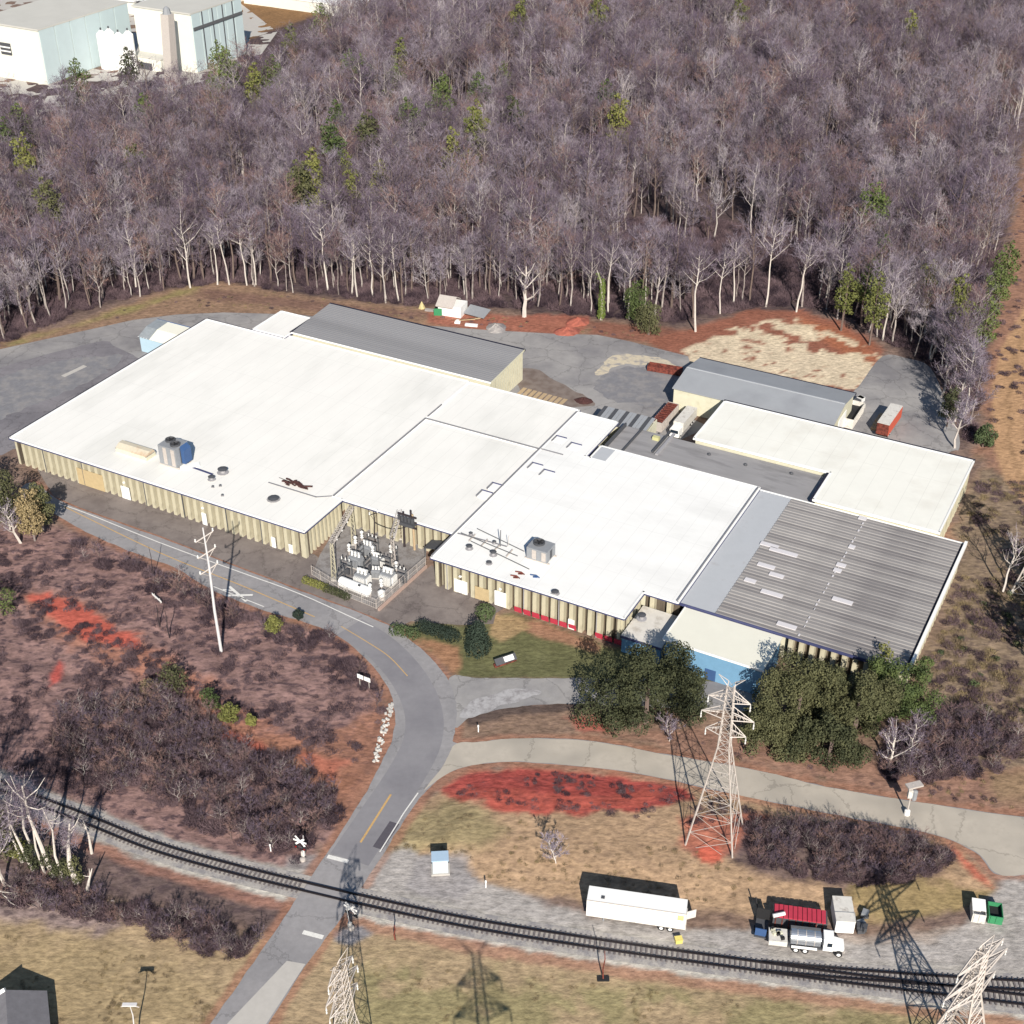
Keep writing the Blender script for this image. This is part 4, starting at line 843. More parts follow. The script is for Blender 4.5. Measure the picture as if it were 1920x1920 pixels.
# ------------------------------------------------------------------ lattice towers and poles
def lattice_tower(label, loc, h, base, rz, arms=((.70,3.0),(.80,3.9),(.90,3.1)), thick=.13):
    t = thing('lattice_tower', label, 'pylon', loc, rz, 'lattice power pylons')
    waist = .62
    def hw(f): return base/2*(1-f/waist)+.85*(f/waist) if f < waist else .85-.35*(f-waist)/(1-waist)
    def cn(f, k): a = hw(f); return Vector((a if k in (0,3) else -a, a if k in (0,1) else -a, h*f))
    for k in range(4): MB().tube([cn(0,k), cn(.25,k), cn(waist,k), cn(1,k)], [thick*1.3,thick*1.1,thick*.9,thick*.6], 4).build('leg', MATS['galvanised_steel'], t)
    lv = [0,.11,.22,.32,.41,.49,.56,.62,.67,.72,.77,.82,.87,.92,.96,1.0]; mb = MB()
    for a,b in zip(lv[:-1], lv[1:]):
        for k in range(4):
            k2 = (k+1) % 4
            mb.tube([cn(a,k),cn(b,k2)], thick*.38, 3, False); mb.tube([cn(a,k2),cn(b,k)], thick*.38, 3, False)
            if a > 0: mb.tube([cn(a,k),cn(a,k2)], thick*.3, 3, False)
    mb.build('bracing', MATS['galvanised_steel'], t)
    for f,l in arms:
        for sgn in (-1,1):
            mb = MB(); tip = Vector((sgn*l,0,h*f+.1)); a = hw(f)
            for yy in (-a,a):
                mb.tube([Vector((sgn*a,yy,h*f)),tip], thick*.8, 4); mb.tube([Vector((sgn*hw(f+.04),yy*.9,h*(f+.05))),tip], thick*.7, 4)
                for q in (.3,.6):
                    p1 = Vector((sgn*a,yy,h*f)).lerp(tip,q); p2 = Vector((sgn*a,yy,h*(f+.05))).lerp(tip,q-.15); mb.tube([p1,p2], thick*.4, 3, False)
            for q in (.35,.65): mb.tube([Vector((sgn*a,-a,h*f)).lerp(tip,q),Vector((sgn*a,a,h*f)).lerp(tip,q)], thick*.4, 3, False)
            arm = mb.build('cross_arm', MATS['galvanised_steel'], t)
            MB().lathe((tip.x,tip.y,tip.z-1.7), [(.07,.3),(.13,.5),(.07,.75),(.13,1.0),(.07,1.25),(.05,1.6)], 6).build('insulator', MATS['porcelain'], arm)
    mb = MB()
    mb.tube([cn(1,0),(1.9,0,h+1.2),cn(1,3)], thick*.6, 4); mb.tube([cn(1,1),(-1.9,0,h+1.2),cn(1,2)], thick*.6, 4); mb.build('peak', MATS['galvanised_steel'], t)
    for k in range(4): MB().cbox(cn(0,k).x,cn(0,k).y,.1,.9,.9,.5).build('footing', MATS['pale_concrete'], t)
    return t
lattice_tower('tall pale lattice pylon standing on red clay in the island beside the side road', G(1338,1572), 31.5, 7.6, R(-20), thick=.115)
p = G(1845,1775,22); p.z = 0; lattice_tower('lattice pylon with wide arms at the lower right corner by the tracks', p, 21.5, 6.5, R(38), arms=((.62,5.0),(.78,6.4),(.93,4.6)), thick=.17)
p = G(636,1800,25); p.z = 0; lattice_tower('cut-off lattice pylon top at the bottom edge right of the crossing road', p, 24, 5, R(62), arms=((.72,3.0),(.84,3.4),(.95,2.6)), thick=.10)
p = G(893,1800) + 50*Vector((.1085,-.994,0)); lattice_tower('pylon below the bottom edge whose lattice shadow lies on the grass', p, 32, 7, R(10))
lattice_tower('pale lattice pylon cut by the right edge on the scrub slope', G(1938,1118), 24, 6, R(30), thick=.17)

def utility_pole(label, px, py, h, m='pale_concrete_pole', arms=3, rz=0.0, r=.3, w=2.6):
    t = thing('utility_pole', label, 'utility pole', G(px,py), rz, None)
    MB().tube([(0,0,0),(-.12,0,h*.35),(.1,0,h*.7),(0,0,h)], [r,r*.85,r*.65,r*.4], 8).build('pole', MATS[m], t)
    for k in range(arms):
        z = h*(.93-.125*k); a = MB().tube([(-w/2,0,z-.5),(0,0,z),(w/2,0,z+.5)], r*.42, 6).build('cross_arm', MATS['galvanised_steel' if m != 'dark_pole_timber' else m], t)
        for x in (-1,1): MB().lathe((x*w/2,0,z+x*.5+.05), [(.08,0),(.2,.15),(.1,.35),(.18,.5),(.05,.7)], 6).build('insulator', MATS['porcelain'], a)
        MB().tube([(-w*.42,0,z-.45),(0,0,z-1.5),(w*.42,0,z+.35)], r*.22, 4).build('brace', MATS['galvanised_steel' if m != 'dark_pole_timber' else m], a)
    return t
utility_pole('tall white power pole with three cross arms on the red slope by the road', 415, 1222, 27.5, rz=R(35), w=3.4)
t = utility_pole('pale street lamp pole rising from the bottom grass left of the road', 100, 1900, 7, 'pale_concrete_pole', 0, r=.12); t.location = (-50.2,114.8,0)
MB().cbox(0,0,7.1,1.9,.5,.22).build('lamp_head', MATS['pale_concrete_pole'], t); MB().tube([(-1.2,0,6.7),(0,0,7.0),(1.2,0,6.6)], .07, 5).build('lamp_arm', MATS['galvanised_steel'], t)
for i,(x,y,h) in enumerate(((300,1176,5.5),(318,1196,6.5))): utility_pole(('shorter','taller')[i]+' dark leafless post of the pair on the red slope', x, y, h, 'dark_pole_timber', 0, R(10*i), .12, 1.5)
utility_pole('thin dark roadside pole in front of the long cream wall', 290, 1088, 8, 'dark_pole_timber', 0, 0, .1)
t = utility_pole('dark short mast with a black base plate south of the tracks', 1131, 1836, 6, 'rust', 0, 0, .12); MB().cbox(0,0,.1,1.7,.8,.2).build('base_plate', MATS['black_rubber'], t)
utility_pole('small dark marker mast right of the level crossing south side', 741, 1762, 3.2, 'rust', 0, 0, .13)
t = thing('equipment_pole', 'short grey pole with drum and box standing on the side road verge', 'utility pole', G(1700,1527))
MB().tube([(0,0,0),(0,0,6.6)], .14, 8).build('pole', MATS['galvanised_steel'], t); MB().lathe((.55,0,3.4), [(.45,0),(.45,1.7),(.2,1.9)], 10).build('drum', MATS['grey_paint'], t)
MB().cbox(.2,0,6.4,2.6,1.2,.3,.3).build('platform', MATS['galvanised_steel'], t); MB().cbox(-.3,-.3,4.9,.7,.6,1.6).build('box', MATS['dirty_white_paint'], t); MB().lathe((0,0,0), [(.5,0),(.45,.9),(.3,1.0)], 10).build('base', MATS['white_paint'], t)
def sign_board(label, px, py, rz, panels, hpost=2.0):
    t = thing('road_sign', label, 'sign', G(px,py), rz)
    for x in (-1.0,1.0): MB().cbox(x,0,hpost/2+.4,.12,.1,hpost+.8).build('post', MATS['galvanised_steel'], t)
    for x,w,h in panels: MB().cbox(x,-.1,hpost+.35,w,.06,h).build('panel', MATS['white_paint'], t)
sign_board('white two-panel sign on posts at the outside of the road bend', 684, 1290, R(-30), [(-.75,1.3,.9),(.75,1.3,.9)])
sign_board('white sign panel fallen among brush above the red slope', 296, 1128, R(-48), [(0,3.6,.5)], .6)
t = thing('monument_sign', 'low dark monument sign with a white panel on the lawn', 'sign', G(947,1244), R(28))
MB().box(-2.2,-.35,0,2.2,.35,.5).build('plinth', MATS['rust'], t); MB().cbox(0,-.2,1.1,4.2,.25,1.3,0,R(-50)).build('frame', MATS['dark_grey_paint'], t); MB().cbox(.6,-.33,1.25,1.9,.12,.95,0,R(-50)).build('panel', MATS['white_paint'], t)

# ------------------------------------------------------------------ level crossing equipment
def signal(label, px, py, rz):
    t = thing('crossing_signal', label, 'railway signal', G(px,py), rz, 'level crossing signals')
    MB().lathe((0,0,0), [(.45,0),(.45,.4),(.15,.5)], 10).build('base', MATS['galvanised_steel'], t)
    MB().tube([(0,0,.4),(0,0,4.9)], .13, 8).build('mast', MATS['white_paint'], t)
    for a in (.8,-.8):
        MB().cbox(0,-.2,4.3,2.3,.06,.32,0).build('crossbuck', MATS['white_paint'], t).rotation_euler = (0,0,0)
    b = t.children[-1]; c = t.children[-2]
    for o_,a in ((b,.8),(c,-.8)):
        me = MB().cbox(0,0,0,2.3,.05,.32).mesh('crossbuck', MATS['white_paint']); o_.data = me; o_.location = (0,-.22+(.06 if a > 0 else 0),4.3); o_.rotation_euler = (0,a,0)
    MB().cbox(0,-.16,3.0,1.9,.1,.14).build('light_bar', MATS['dark_grey_paint'], t)
    for x in (-.75,.75):
        l = MB().cbox(x,-.28,3.0,.62,.1,.62).build('lamp', MATS['black_rubber'], t); MB().tube([(x,-.34,3.0),(x,-.4,3.0)], .16, 10).build('lens', mat('red_lens', (.25,.01,.01), .2), l)
    MB().cbox(0,.25,1.2,.5,.4,.9).build('control_box', MATS['dirty_white_paint'], t)
    MB().tube([(.3,0,1.1),(.5,.1,5.5)], [.07,.04], 6).build('gate_arm', MATS['white_paint'], t)
signal('white crossing signal with crossbuck left of the road north of the tracks', 568, 1613, R(-25))
signal('white crossing signal with crossbuck right of the road south of the tracks', 659, 1742, R(150))
t = thing('signal_cabinet', 'pale blue-white equipment cabinet on a gravel pad north of the tracks', 'cabinet', G(826,1632), R(4))
MB().box(-1.15,-.8,.3,1.15,.9,2.9).build('body', mat('pale_blue_white', rgb(206,224,238), .4, .05, 1), t); MB().box(-1.3,-.95,2.91,1.3,1.05,3.1).build('roof', mat('pale_blue_roof', rgb(176,206,232), .4, .05, 1), t)
MB().box(-1.0,-.86,.5,-.05,-.81,2.7).build('door', MATS['white_paint'], t); MB().box(.05,-.86,.5,1.0,-.81,2.7).build('door', MATS['white_paint'], t)
MB().box(-1.4,-1.1,0,1.4,1.2,.29).build('plinth', MATS['pale_concrete'], t)
for px,py,lb in ((508,1596,'short white marker post left of the crossing signal'),(911,1664,'short white marker post right of the signal cabinet'),(897,1372,'short white leaning stake on the verge between the driveways')):
    t = thing('marker_post', lb, 'post', G(px,py)); MB().cbox(0,0,.7,.16,.12,1.5).build('post', MATS['white_paint'], t); MB().cbox(0,-.08,1.35,.24,.05,.5).build('plate', MATS['white_paint'], t)
t = thing('yellow_box', 'small yellow bin on the gravel just below the white trailer', 'bin', G(1272,1766), R(10)); MB().box(-.5,-.4,0,.5,.4,.7).build('body', MATS['yellow_paint'], t); MB().box(-.55,-.45,.71,.55,.45,.8).build('lid', MATS['yellow_paint'], t)

# ------------------------------------------------------------------ vehicles and containers
def wheel(par, x, y, r=.5, w=.3, rim='white_paint'):
    tr = MB().tube([(x,y-w/2,r),(x,y+w/2,r)], r, 16).build('wheel', MATS['black_rubber'], par)
    MB().tube([(x,y-w/2-.02,r),(x,y+w/2+.02,r)], r*.55, 12).build('rim', MATS[rim], tr)
# semi trailer
a = G(1099,1716,1.2); b = G(1284,1743,1.2); ln = (b-a).length; an = math.atan2(b.y-a.y, b.x-a.x)
t = thing('box_trailer', 'long white box trailer parked alone on the gravel beside the tracks', 'trailer', (a.x,a.y,0), an)
MB().box(0,0,1.25,ln,2.7,4.5).build('box', MATS['white_paint'], t)
MB().box(-.04,-.03,1.15,ln+.03,2.73,1.24).build('side_rail', MATS['dirty_white_paint'], t); MB().box(-.02,-.05,4.38,ln+.02,-.01,4.54).build('top_rail', MATS['galvanised_steel'], t)
for k in range(12): MB().box(.6+k*(ln-1)/12,-.012,1.3,.66+k*(ln-1)/12,-.002,4.36).build('side_seam', MATS['dirty_white_paint'], t)
MB().box(1.0,.5,.7,ln-.4,2.2,1.14).build('chassis', MATS['dark_grey_paint'], t)
for x in (ln-3.4,ln-2.1):
    for y in (.35,2.35): wheel(t,x,y)
for y in (.5,2.2): MB().box(2.4,y-.1,0,2.6,y+.1,1.1).build('landing_leg', MATS['grey_paint'], t)
MB().box(2.0,.6,4.51,2.5,1.1,4.6).build('roof_vent', MATS['dark_grey_paint'], t); MB().box(ln+.05,.1,.9,ln+.12,1.35,4.2).build('rear_door', MATS['dirty_white_paint'], t)
MB().cbox(ln+.7,2.4,1.8,1.5,.08,1.6,.5).build('rear_door', MATS['dirty_white_paint'], t); MB().box(ln-1.2,-.016,3.0,ln-.3,-.006,4.0).build('placard', MATS['faded_yellow'], t)
# vacuum tank truck
a = G(1440,1777,.5); b = G(1572,1792,.5); ln = 10.6; an = math.atan2(b.y-a.y, b.x-a.x)
t = thing('tank_truck', 'white tank truck with polished tank facing right beside a red-ribbed container', 'truck', (a.x,a.y,0), an)
MB().box(.2,.4,.75,ln-1.2,2.1,1.05).build('chassis', MATS['dark_grey_paint'], t)
eq = MB().box(0,.05,1.06,2.6,2.45,2.0).build('equipment_box', MATS['dirty_white_paint'], t)
random.seed(11)
for k in range(7): MB().cbox(.4+random.random()*1.9,.4+random.random()*1.7,2.2,.5,.4,.5,random.random()).build('valve', MATS['black_rubber' if k % 2 else 'cream_sheet_wall'], eq)
MB().tube([(2.95,1.25,2.15),(3.05,1.25,2.15),(7.2,1.25,2.15),(7.3,1.25,2.15)], [.8,1.12,1.12,.8], 22).build('tank', MATS['polished_tank'], t, smooth=False)
for x in (3.9,5.1,6.3): MB().tube([(x,1.25,2.15),(x+.09,1.25,2.15)], 1.15, 22).build('tank_band', MATS['galvanised_steel'], t)
MB().box(3.0,1.9,3.0,7.2,2.3,3.12).build('walkway', MATS['dark_steel'], t); MB().box(3.2,-.02,1.06,6.8,.25,1.3).build('fender', MATS['white_paint'], t)
cab = MB().extr([(0.1,1.06),(2.4,1.06),(2.4,2.9),(2.1,3.15),(.4,3.15),(.1,2.9)], 7.6, 9.0).build('cab', MATS['white_paint'], t)
MB().box(9.01,.3,2.0,9.06,2.2,2.85).build('windscreen', MATS['dark_glass'], cab); MB().box(8.1,.06,2.0,8.8,.095,2.75).build('side_window', MATS['dark_glass'], cab)
MB().prism([(9.07,.35),(10.55,.5),(10.55,2.0),(9.07,2.15)], .9, [2.0,1.75,1.75,2.0]).build('hood', MATS['white_paint'], t); MB().box(10.56,.4,.6,10.72,2.1,1.0).build('bumper', MATS['galvanised_steel'], t)
for y in (.65,1.65): MB().box(10.56,y,1.15,10.62,y+.25,1.4).build('headlight', MATS['porcelain'], t)
for x in (3.9,5.2,9.9):
    for y in (.25,2.25): wheel(t,x,y,.52,.32)
# red ribbed open container behind it
a = G(1447,1738); b = G(1548,1752); an = math.atan2(b.y-a.y,b.x-a.x)
t = thing('ribbed_container', 'dark open container with a bright red ribbed cover behind the tank truck', 'container', (a.x,a.y,0), an)
L_ = (b-a).length
MB().box(0,0,.2,L_,2.4,2.2).build('body', MATS['dark_grey_paint'], t)
for k in range(11): MB().box(.15+k*(L_-.3)/11,-.05,2.21,.15+(k+.86)*(L_-.3)/11,2.3,2.42+.04*(k%2)).build('red_cover', MATS['red_tarp'], t)
MB().tube([(-.1,-.2,2.6),(1.6,.5,2.7)], .3, 8).build('hose', MATS['porcelain'], t)
for k in range(8): MB().box(.3+k*L_/8,-.08,.25,.45+k*L_/8,-.01,2.15).build('rib', MATS['rust'], t)
# white box container end-on
a = G(1564,1751); t = thing('white_container', 'white square-ended box container right of the tank truck', 'container', (a.x,a.y,0), R(-4))
MB().box(0,0,.3,2.7,4.6,2.7).build('body', MATS['white_paint'], t); MB().box(-.05,-.04,2.71,2.75,4.65,2.8).build('roof', MATS['dirty_white_paint'], t)
for x in (.1,1.4): MB().box(x,-.06,.4,x+1.2,-.01,2.6).build('door', MATS['white_paint'], t)
MB().box(-.02,1.6,2.81,2.72,1.7,2.86).build('strap', MATS['grey_paint'], t); MB().box(.1,.2,.05,2.6,4.4,.29).build('skid', MATS['dark_grey_paint'], t)
t = thing('grey_crate', 'pile of grey crates and scrap right of the white container', 'crates', G(1608,1748)); random.seed(2)
for k in range(7): MB().cbox(random.uniform(-.6,1.6),random.uniform(-1,3),.4+.2*(k%3),1.1,.9,.7,random.random()*2).build('crate', MATS['grey_paint' if k % 2 else 'dark_grey_paint'], t)
t = thing('equipment_trailer', 'small dark trailer with upright black boards left of the tank truck', 'trailer', G(1424,1764), R(75))
MB().box(0,-.9,.6,3.6,.9,.8).build('bed', MATS['dark_grey_paint'], t); MB().cbox(3.4,0,1.9,.15,1.9,2.2,0,0).build('board', MATS['black_rubber'], t); MB().cbox(.3,0,1.5,.12,1.6,1.4).build('board', MATS['blue_panel'], t)
MB().tube([(3.5,.6,1),(5.6,1.4,2.6)], .1, 6).build('boom', MATS['black_rubber'], t)
for y in (-.95,.95): wheel(t,1.8,y,.4,.25,'grey_paint')
# dumpsters
def skip_(name, label, cat, px, py, rz, L_, W_, H_, m, inner, wheels=False, lid=None):
    t = thing(name, label, cat, G(px,py), rz)
    th = .1
    MB().box(0,0,.15,L_,W_,.3).build('floor', MATS[m], t)
    for nm,bx in (('side',(0,0,.31,L_,th,H_)),('side',(0,W_-th,.31,L_,W_,H_)),('end_wall',(0,th+.01,.31,th,W_-th-.01,H_)),('end_wall',(L_-th,th+.01,.31,L_,W_-th-.01,H_))): MB().box(*bx).build(nm, MATS[m], t)
    MB().box(th+.02,th+.02,.31,L_-th-.02,W_-th-.02,H_*.55).build('load', MATS[inner], t)
    nb = max(2,int(L_/.9))
    for k in range(nb): MB().box(.2+k*(L_-.4)/nb,-.09,.3,.32+k*(L_-.4)/nb,-.01,H_-.05).build('rib', MATS[m], t)
    if lid: MB().cbox(L_/2,W_*.62,H_+.1,L_,W_*.7,.08,0,.08).build('lid', MATS[lid], t)
    return t
skip_('dumpster', 'white dumpster standing left of the green one on the gravel', 'dumpster', 1820, 1730, R(-12), 1.9, 3.0, 1.9, 'dirty_white_paint', 'white_paint', lid='white_paint')
skip_('dumpster', 'green dumpster at the right end of the grass island', 'dumpster', 1851, 1732, R(-12), 2.0, 2.8, 1.7, 'green_paint', 'black_rubber')
an = head((1213,696),(1262,704))
skip_('open_skip', 'long rust-red open skip on the rear yard left of the gabled shed', 'skip', 1213, 696, an, 8.6, 2.5, 1.5, 'rust', 'rust')
t = skip_('ribbed_skip', 'open trailer with reddish ribs beside the white truck near the shed', 'trailer', 1240, 812, RZ+R(90), 10.5, 2.7, 2.6, 'galvanised_steel', 'rust')
for k in range(10): MB().box(.3+k*1.0,.05,2.61,.95+k*1.0,2.65,2.72).build('roof_bow', MATS['rust'], t)
a = G(1280,818); t = thing('white_truck', 'white tractor truck parked between the ribbed trailer and the white wing', 'truck', a, RZ+R(90))
MB().box(0,.0,1.0,8.5,2.5,3.4).build('box', MATS['dirty_white_paint'], t); MB().box(-2.4,.1,.7,-.1,2.4,2.6).build('cab', MATS['white_paint'], t); MB().box(-2.46,.3,1.7,-2.41,2.2,2.5).build('windscreen', MATS['dark_glass'], t)
for x in (-1.5,5.6,6.9):
    for y in (.2,2.3): wheel(t,x,y)
t = skip_('black_skip', 'black open-topped container beside the end wall of the gabled shed', 'container', 1598, 806, RZ+R(90), 9.5, 3.0, 2.6, 'dirty_white_paint', 'black_rubber')
a = G(1650,822); t = thing('orange_trailer', 'box trailer with white roof and orange side beside the tree shadows', 'trailer', a, RZ+R(88))
MB().box(0,-1.6,1.0,10.5,1.2,3.9).build('box', MATS['rust'], t); MB().box(-.05,-1.65,3.91,10.55,1.25,4.0).build('roof', MATS['dirty_white_paint'], t); MB().box(.0,-1.66,1.0,10.5,-1.61,3.85).build('side_sheet', MATS['orange_paint'], t)
for x in (1.4,2.7):
    for y in (-1.3,.9): wheel(t,x,y)
t = thing('scrap_stack', 'pale wrapped scrap stacked at the shed end beside the black container', 'scrap', G(1606,762)); random.seed(4)
for k in range(8): MB().cbox(random.uniform(-1,1.4),random.uniform(-2,2.5),.6+.3*(k%3),1.6,1.2,1.0,random.random()*3).build('bundle', MATS[('dirty_white_paint','dark_grey_paint','porcelain')[k%3]], t)
t = thing('timber_pallets', 'tan stacked pallets between the black container and orange trailer', 'pallets', G(1632,806), RZ)
for k in range(5): MB().box(0,k*1.6,0,1.4,k*1.6+1.3,.7+.15*(k%3)).build('pallet', MATS['weathered_timber'], t)

# ------------------------------------------------------------------ collapsed shed and rubble by the wood
t = thing('collapsed_shed', 'white shed with sagging grey roof among rubble at the wood edge', 'shed', G(848,588), R(-20))
MB().box(-3.3,-2,0,3.3,3,3.0).build('wall', MATS['white_paint'], t)
MB().extr([(-2.6,2.7),(.6,4.6),(3.6,3.0),(3.6,3.2),(.6,4.85),(-2.6,2.95)], -3.8, 1.2).build('roof', MATS['galvanised_steel'], t)
MB().cbox(-3.2,-2.4,1.0,2.2,.5,1.9,.3).build('green_sheet', MATS['green_paint'], t); MB().cbox(6.8,1.2,1.2,6.5,3.8,.2,-.2,.3).build('fallen_roof', MATS['grey_paint'], t)
for k in range(3): MB().cbox(5+k*1.1,-3.2+k*.8,.4,5.4,.3,.25,.5+k*.07).build('plank', MATS['weathered_timber'], t)
random.seed(9)
for px,py,lb,m in ((930,616,'heap of pale grey gravel at the yard edge','gravel'),(1064,622,'heap of orange-red clay spilling onto the yard','red_clay_heap'),(1083,604,'smaller clay heap behind the orange-red one','red_clay_heap'),(1094,752,'dark brown heap of dirt behind the white roof','dark_debris')):
    t = thing('heap', lb, 'heap', G(px,py), random.random()*3, 'heaps of loose material'); mb = MB(); r0 = 3.6 if m != 'dark_debris' else 2.4; n = 14; rr = [(r0*(1-(i/5)**1.1)*1.0+.05, i/5*r0*.38) for i in range(6)]
    mb.lathe((0,0,-.05), rr, n, 1.0, .8); mb.v = [(x*(1+random.uniform(-.15,.15)),y*(1+random.uniform(-.15,.15)),z*(1+random.uniform(-.2,.2)) if z > 0 else z) for x,y,z in mb.v]; mb.build('mound', MATS[m], t)
for px,py,lb,w,m in ((858,606,'white block standing on clay in front of the collapsed shed',1.5,'white_paint'),(884,611,'low white slab right of the white block',3.4,'white_paint'),(791,578,'small yellow cone-shaped heap left of the shed','1','x'),(806,583,'grey rubble slab by the yellow heap',2.6,'gravel')):
    if m == 'x': t = thing('yellow_heap', lb, 'heap', G(px,py)); MB().lathe((0,0,0),[(1.0,0),(.7,.8),(.1,2.0)],7).build('mound', mat('straw', rgb(206,190,130),.9,.2,2), t); continue
    t = thing('rubble_block', lb, 'block', G(px,py), R(-12)); MB().box(-w/2,-.5,0,w/2,.5,.5).box(-w*.2,-.3,.51,w*.2,.3,1.0 if w < 2 else .6).build('block', MATS[m], t)

# ------------------------------------------------------------------ substation in the recess
SUBC = G(702,1075)
def post(label, px, py, top_px, h=9):
    return None
ft = thing('substation_fence', 'grey mesh fence with pink-brown rail round the substation', 'fence', (0,0,0))
fpts = [G(585,1078),G(652,1120),G(706,1142),G(750,1103),G(798,1062),G(796,1030)]
for a,b in zip(fpts[:-1],fpts[1:]):
    d = b-a; n = max(2,int(d.length/2.6))
    for k in range(n): q = a+d*k/n; MB().tube([(q.x,q.y,0),(q.x,q.y,2.3)], .06, 5).build('fence_post', MATS['galvanised_steel'], ft)
    for z in (.15,1.2,2.25): MB().tube([(a.x,a.y,z),(b.x,b.y,z)], .04, 4).build('fence_rail', MATS['galvanised_steel'], ft)
    an = math.atan2(d.y,d.x); m_ = int(d.length/.45); mb = MB()
    for k in range(m_):
        q = a+d*(k+.5)/m_; mb.tube([(q.x-.0,q.y,.1),(q.x,q.y,2.2)], .018, 3, False)
    tag(mb.build('fence_mesh', MATS['galvanised_steel'], ft), kind='stuff')
kb = thing('retaining_kerb', 'pink-brown retaining kerb along the right side of the substation', 'kerb', (0,0,0)); a,b = G(710,1146),G(800,1064); d=b-a
for k in range(12): q = a+d*(k+.5)/12; MB().cbox(q.x,q.y,.3,d.length/12-.05,.4,.6,math.atan2(d.y,d.x)).build('kerb_stone', mat('pinkish_kerb', rgb(190,160,146),.9,.12,2), kb)
sheet('substation_pad', gp([(585,1078),(652,1120),(706,1140),(798,1062),(800,1022),(705,975),(640,975),(600,1040)]), .044, mat('substation_gravel', rgb(150,146,146), .95, .18, 3, rgb(130,124,122), (.45,.6), .5))
gan = lambda p: p
def gantry(label, feet, h, m='galvanised_steel'):
    t = thing('steel_gantry', label, 'gantry', feet[0], 0, 'substation steel gantries'); o_ = feet[0]
    tops = []
    for f in feet:
        q = f-o_; tops.append(Vector((q.x,q.y,h))); mb = MB()
        for sx,sy in ((-1,-1),(1,-1),(1,1),(-1,1)): mb.tube([(q.x+sx*.45,q.y+sy*.45,0),(q.x+sx*.22,q.y+sy*.22,h)], .07, 4)
        for k in range(8):
            z = k*h/8; z2 = (k+1)*h/8; w_ = .45-.23*k/8; mb.tube([(q.x-w_,q.y-w_,z),(q.x+w_,q.y-w_,z2)], .045, 3, False); mb.tube([(q.x+w_,q.y+w_,z),(q.x-w_,q.y+w_,z2)], .045, 3, False)
            mb.tube([(q.x+w_,q.y-w_,z),(q.x+w_,q.y+w_,z2)], .045, 3, False)
        mb.build('column', MATS['cream_precast'] if m == 'c' else MATS[m], t)
        MB().cbox(q.x,q.y,.15,1.2,1.2,.3).build('footing', MATS['pale_concrete'], t)
    for a,b in zip(tops[:-1],tops[1:]):
        d = b-a; n_ = Vector((-d.y,d.x,0)).normalized()*.45; mb = MB()
        for s_ in (-1,1):
            for z in (0,.7): mb.tube([a+n_*s_+Vector((0,0,z)), b+n_*s_+Vector((0,0,z))], .07, 4)
        k_ = max(3,int(d.length/.9))
        for k in range(k_):
            p1 = a+d*k/k_; p2 = a+d*(k+1)/k_
            mb.tube([p1-n_,p2+n_], .045, 3, False); mb.tube([p1-n_,p2-n_+Vector((0,0,.7))], .045, 3, False); mb.tube([p1+n_+Vector((0,0,.7)),p2-n_+Vector((0,0,.7))], .045, 3, False)
        mb.build('beam', MATS[m if m != 'c' else 'galvanised_steel'], t)
        for k in (1,2,3):
            c = a+d*k/4; MB().lathe((c.x,c.y,c.z-1.3),[(.08,0),(.2,.2),(.1,.5),(.2,.8),(.08,1.2)],8).build('insulator', MATS['porcelain'], t)
gantry('left cream-legged steel gantry of the substation near the wall corner', [G(627,1087), G(664,1020)], 8.6, 'c')
gantry('right grey steel gantry of the substation reaching to the wooden mast', [G(738,1062), G(752,1010)], 6.5)
t = thing('switch_mast', 'dark timber mast cluster with crossarms against the centre wall', 'mast', G(768,1028), RZ)
for x,y in ((-1.2,0),(1.2,0),(0,1.1)): MB().tube([(x,y,0),(x*.9,y,8.6)], [.26,.2], 8).build('timber_post', MATS['weathered_timber' if x > 0 else 'dark_pole_timber'], t)
for z in (5.6,7.0,8.2): MB().cbox(0,-.35,z,4.4,.28,.3).build('crossarm', MATS['dark_pole_timber'], t)
for k in range(5): MB().cbox(-1.6+k*.8,-.8,7.6,.5,.5,1.1).build('switch_box', MATS['dark_grey_paint'], t)
MB().cbox(0,-.2,6.2,3.2,1.6,.7).build('platform', MATS['dark_grey_paint'], t)
for x,px,py in ((0,704,1019),): utility_pole('tall dark timber pole against the centre wall behind the transformers', px, py, 7.8, 'dark_pole_timber', 1, R(-20), .16, 1.8)
mb = MB(); p1 = G(704,1019); p1.z = 5.2; p2 = G(768,1028); p2.z = 5.4
pts = [p1.lerp(p2,k/8)-Vector((0,0,1.1*math.sin(PI*k/8))) for k in range(9)]; tag(MB().tube(pts,.07,5).build('slack_cable', MATS['black_rubber']), 'black cable sagging from the timber pole to the switch mast', 'cable')
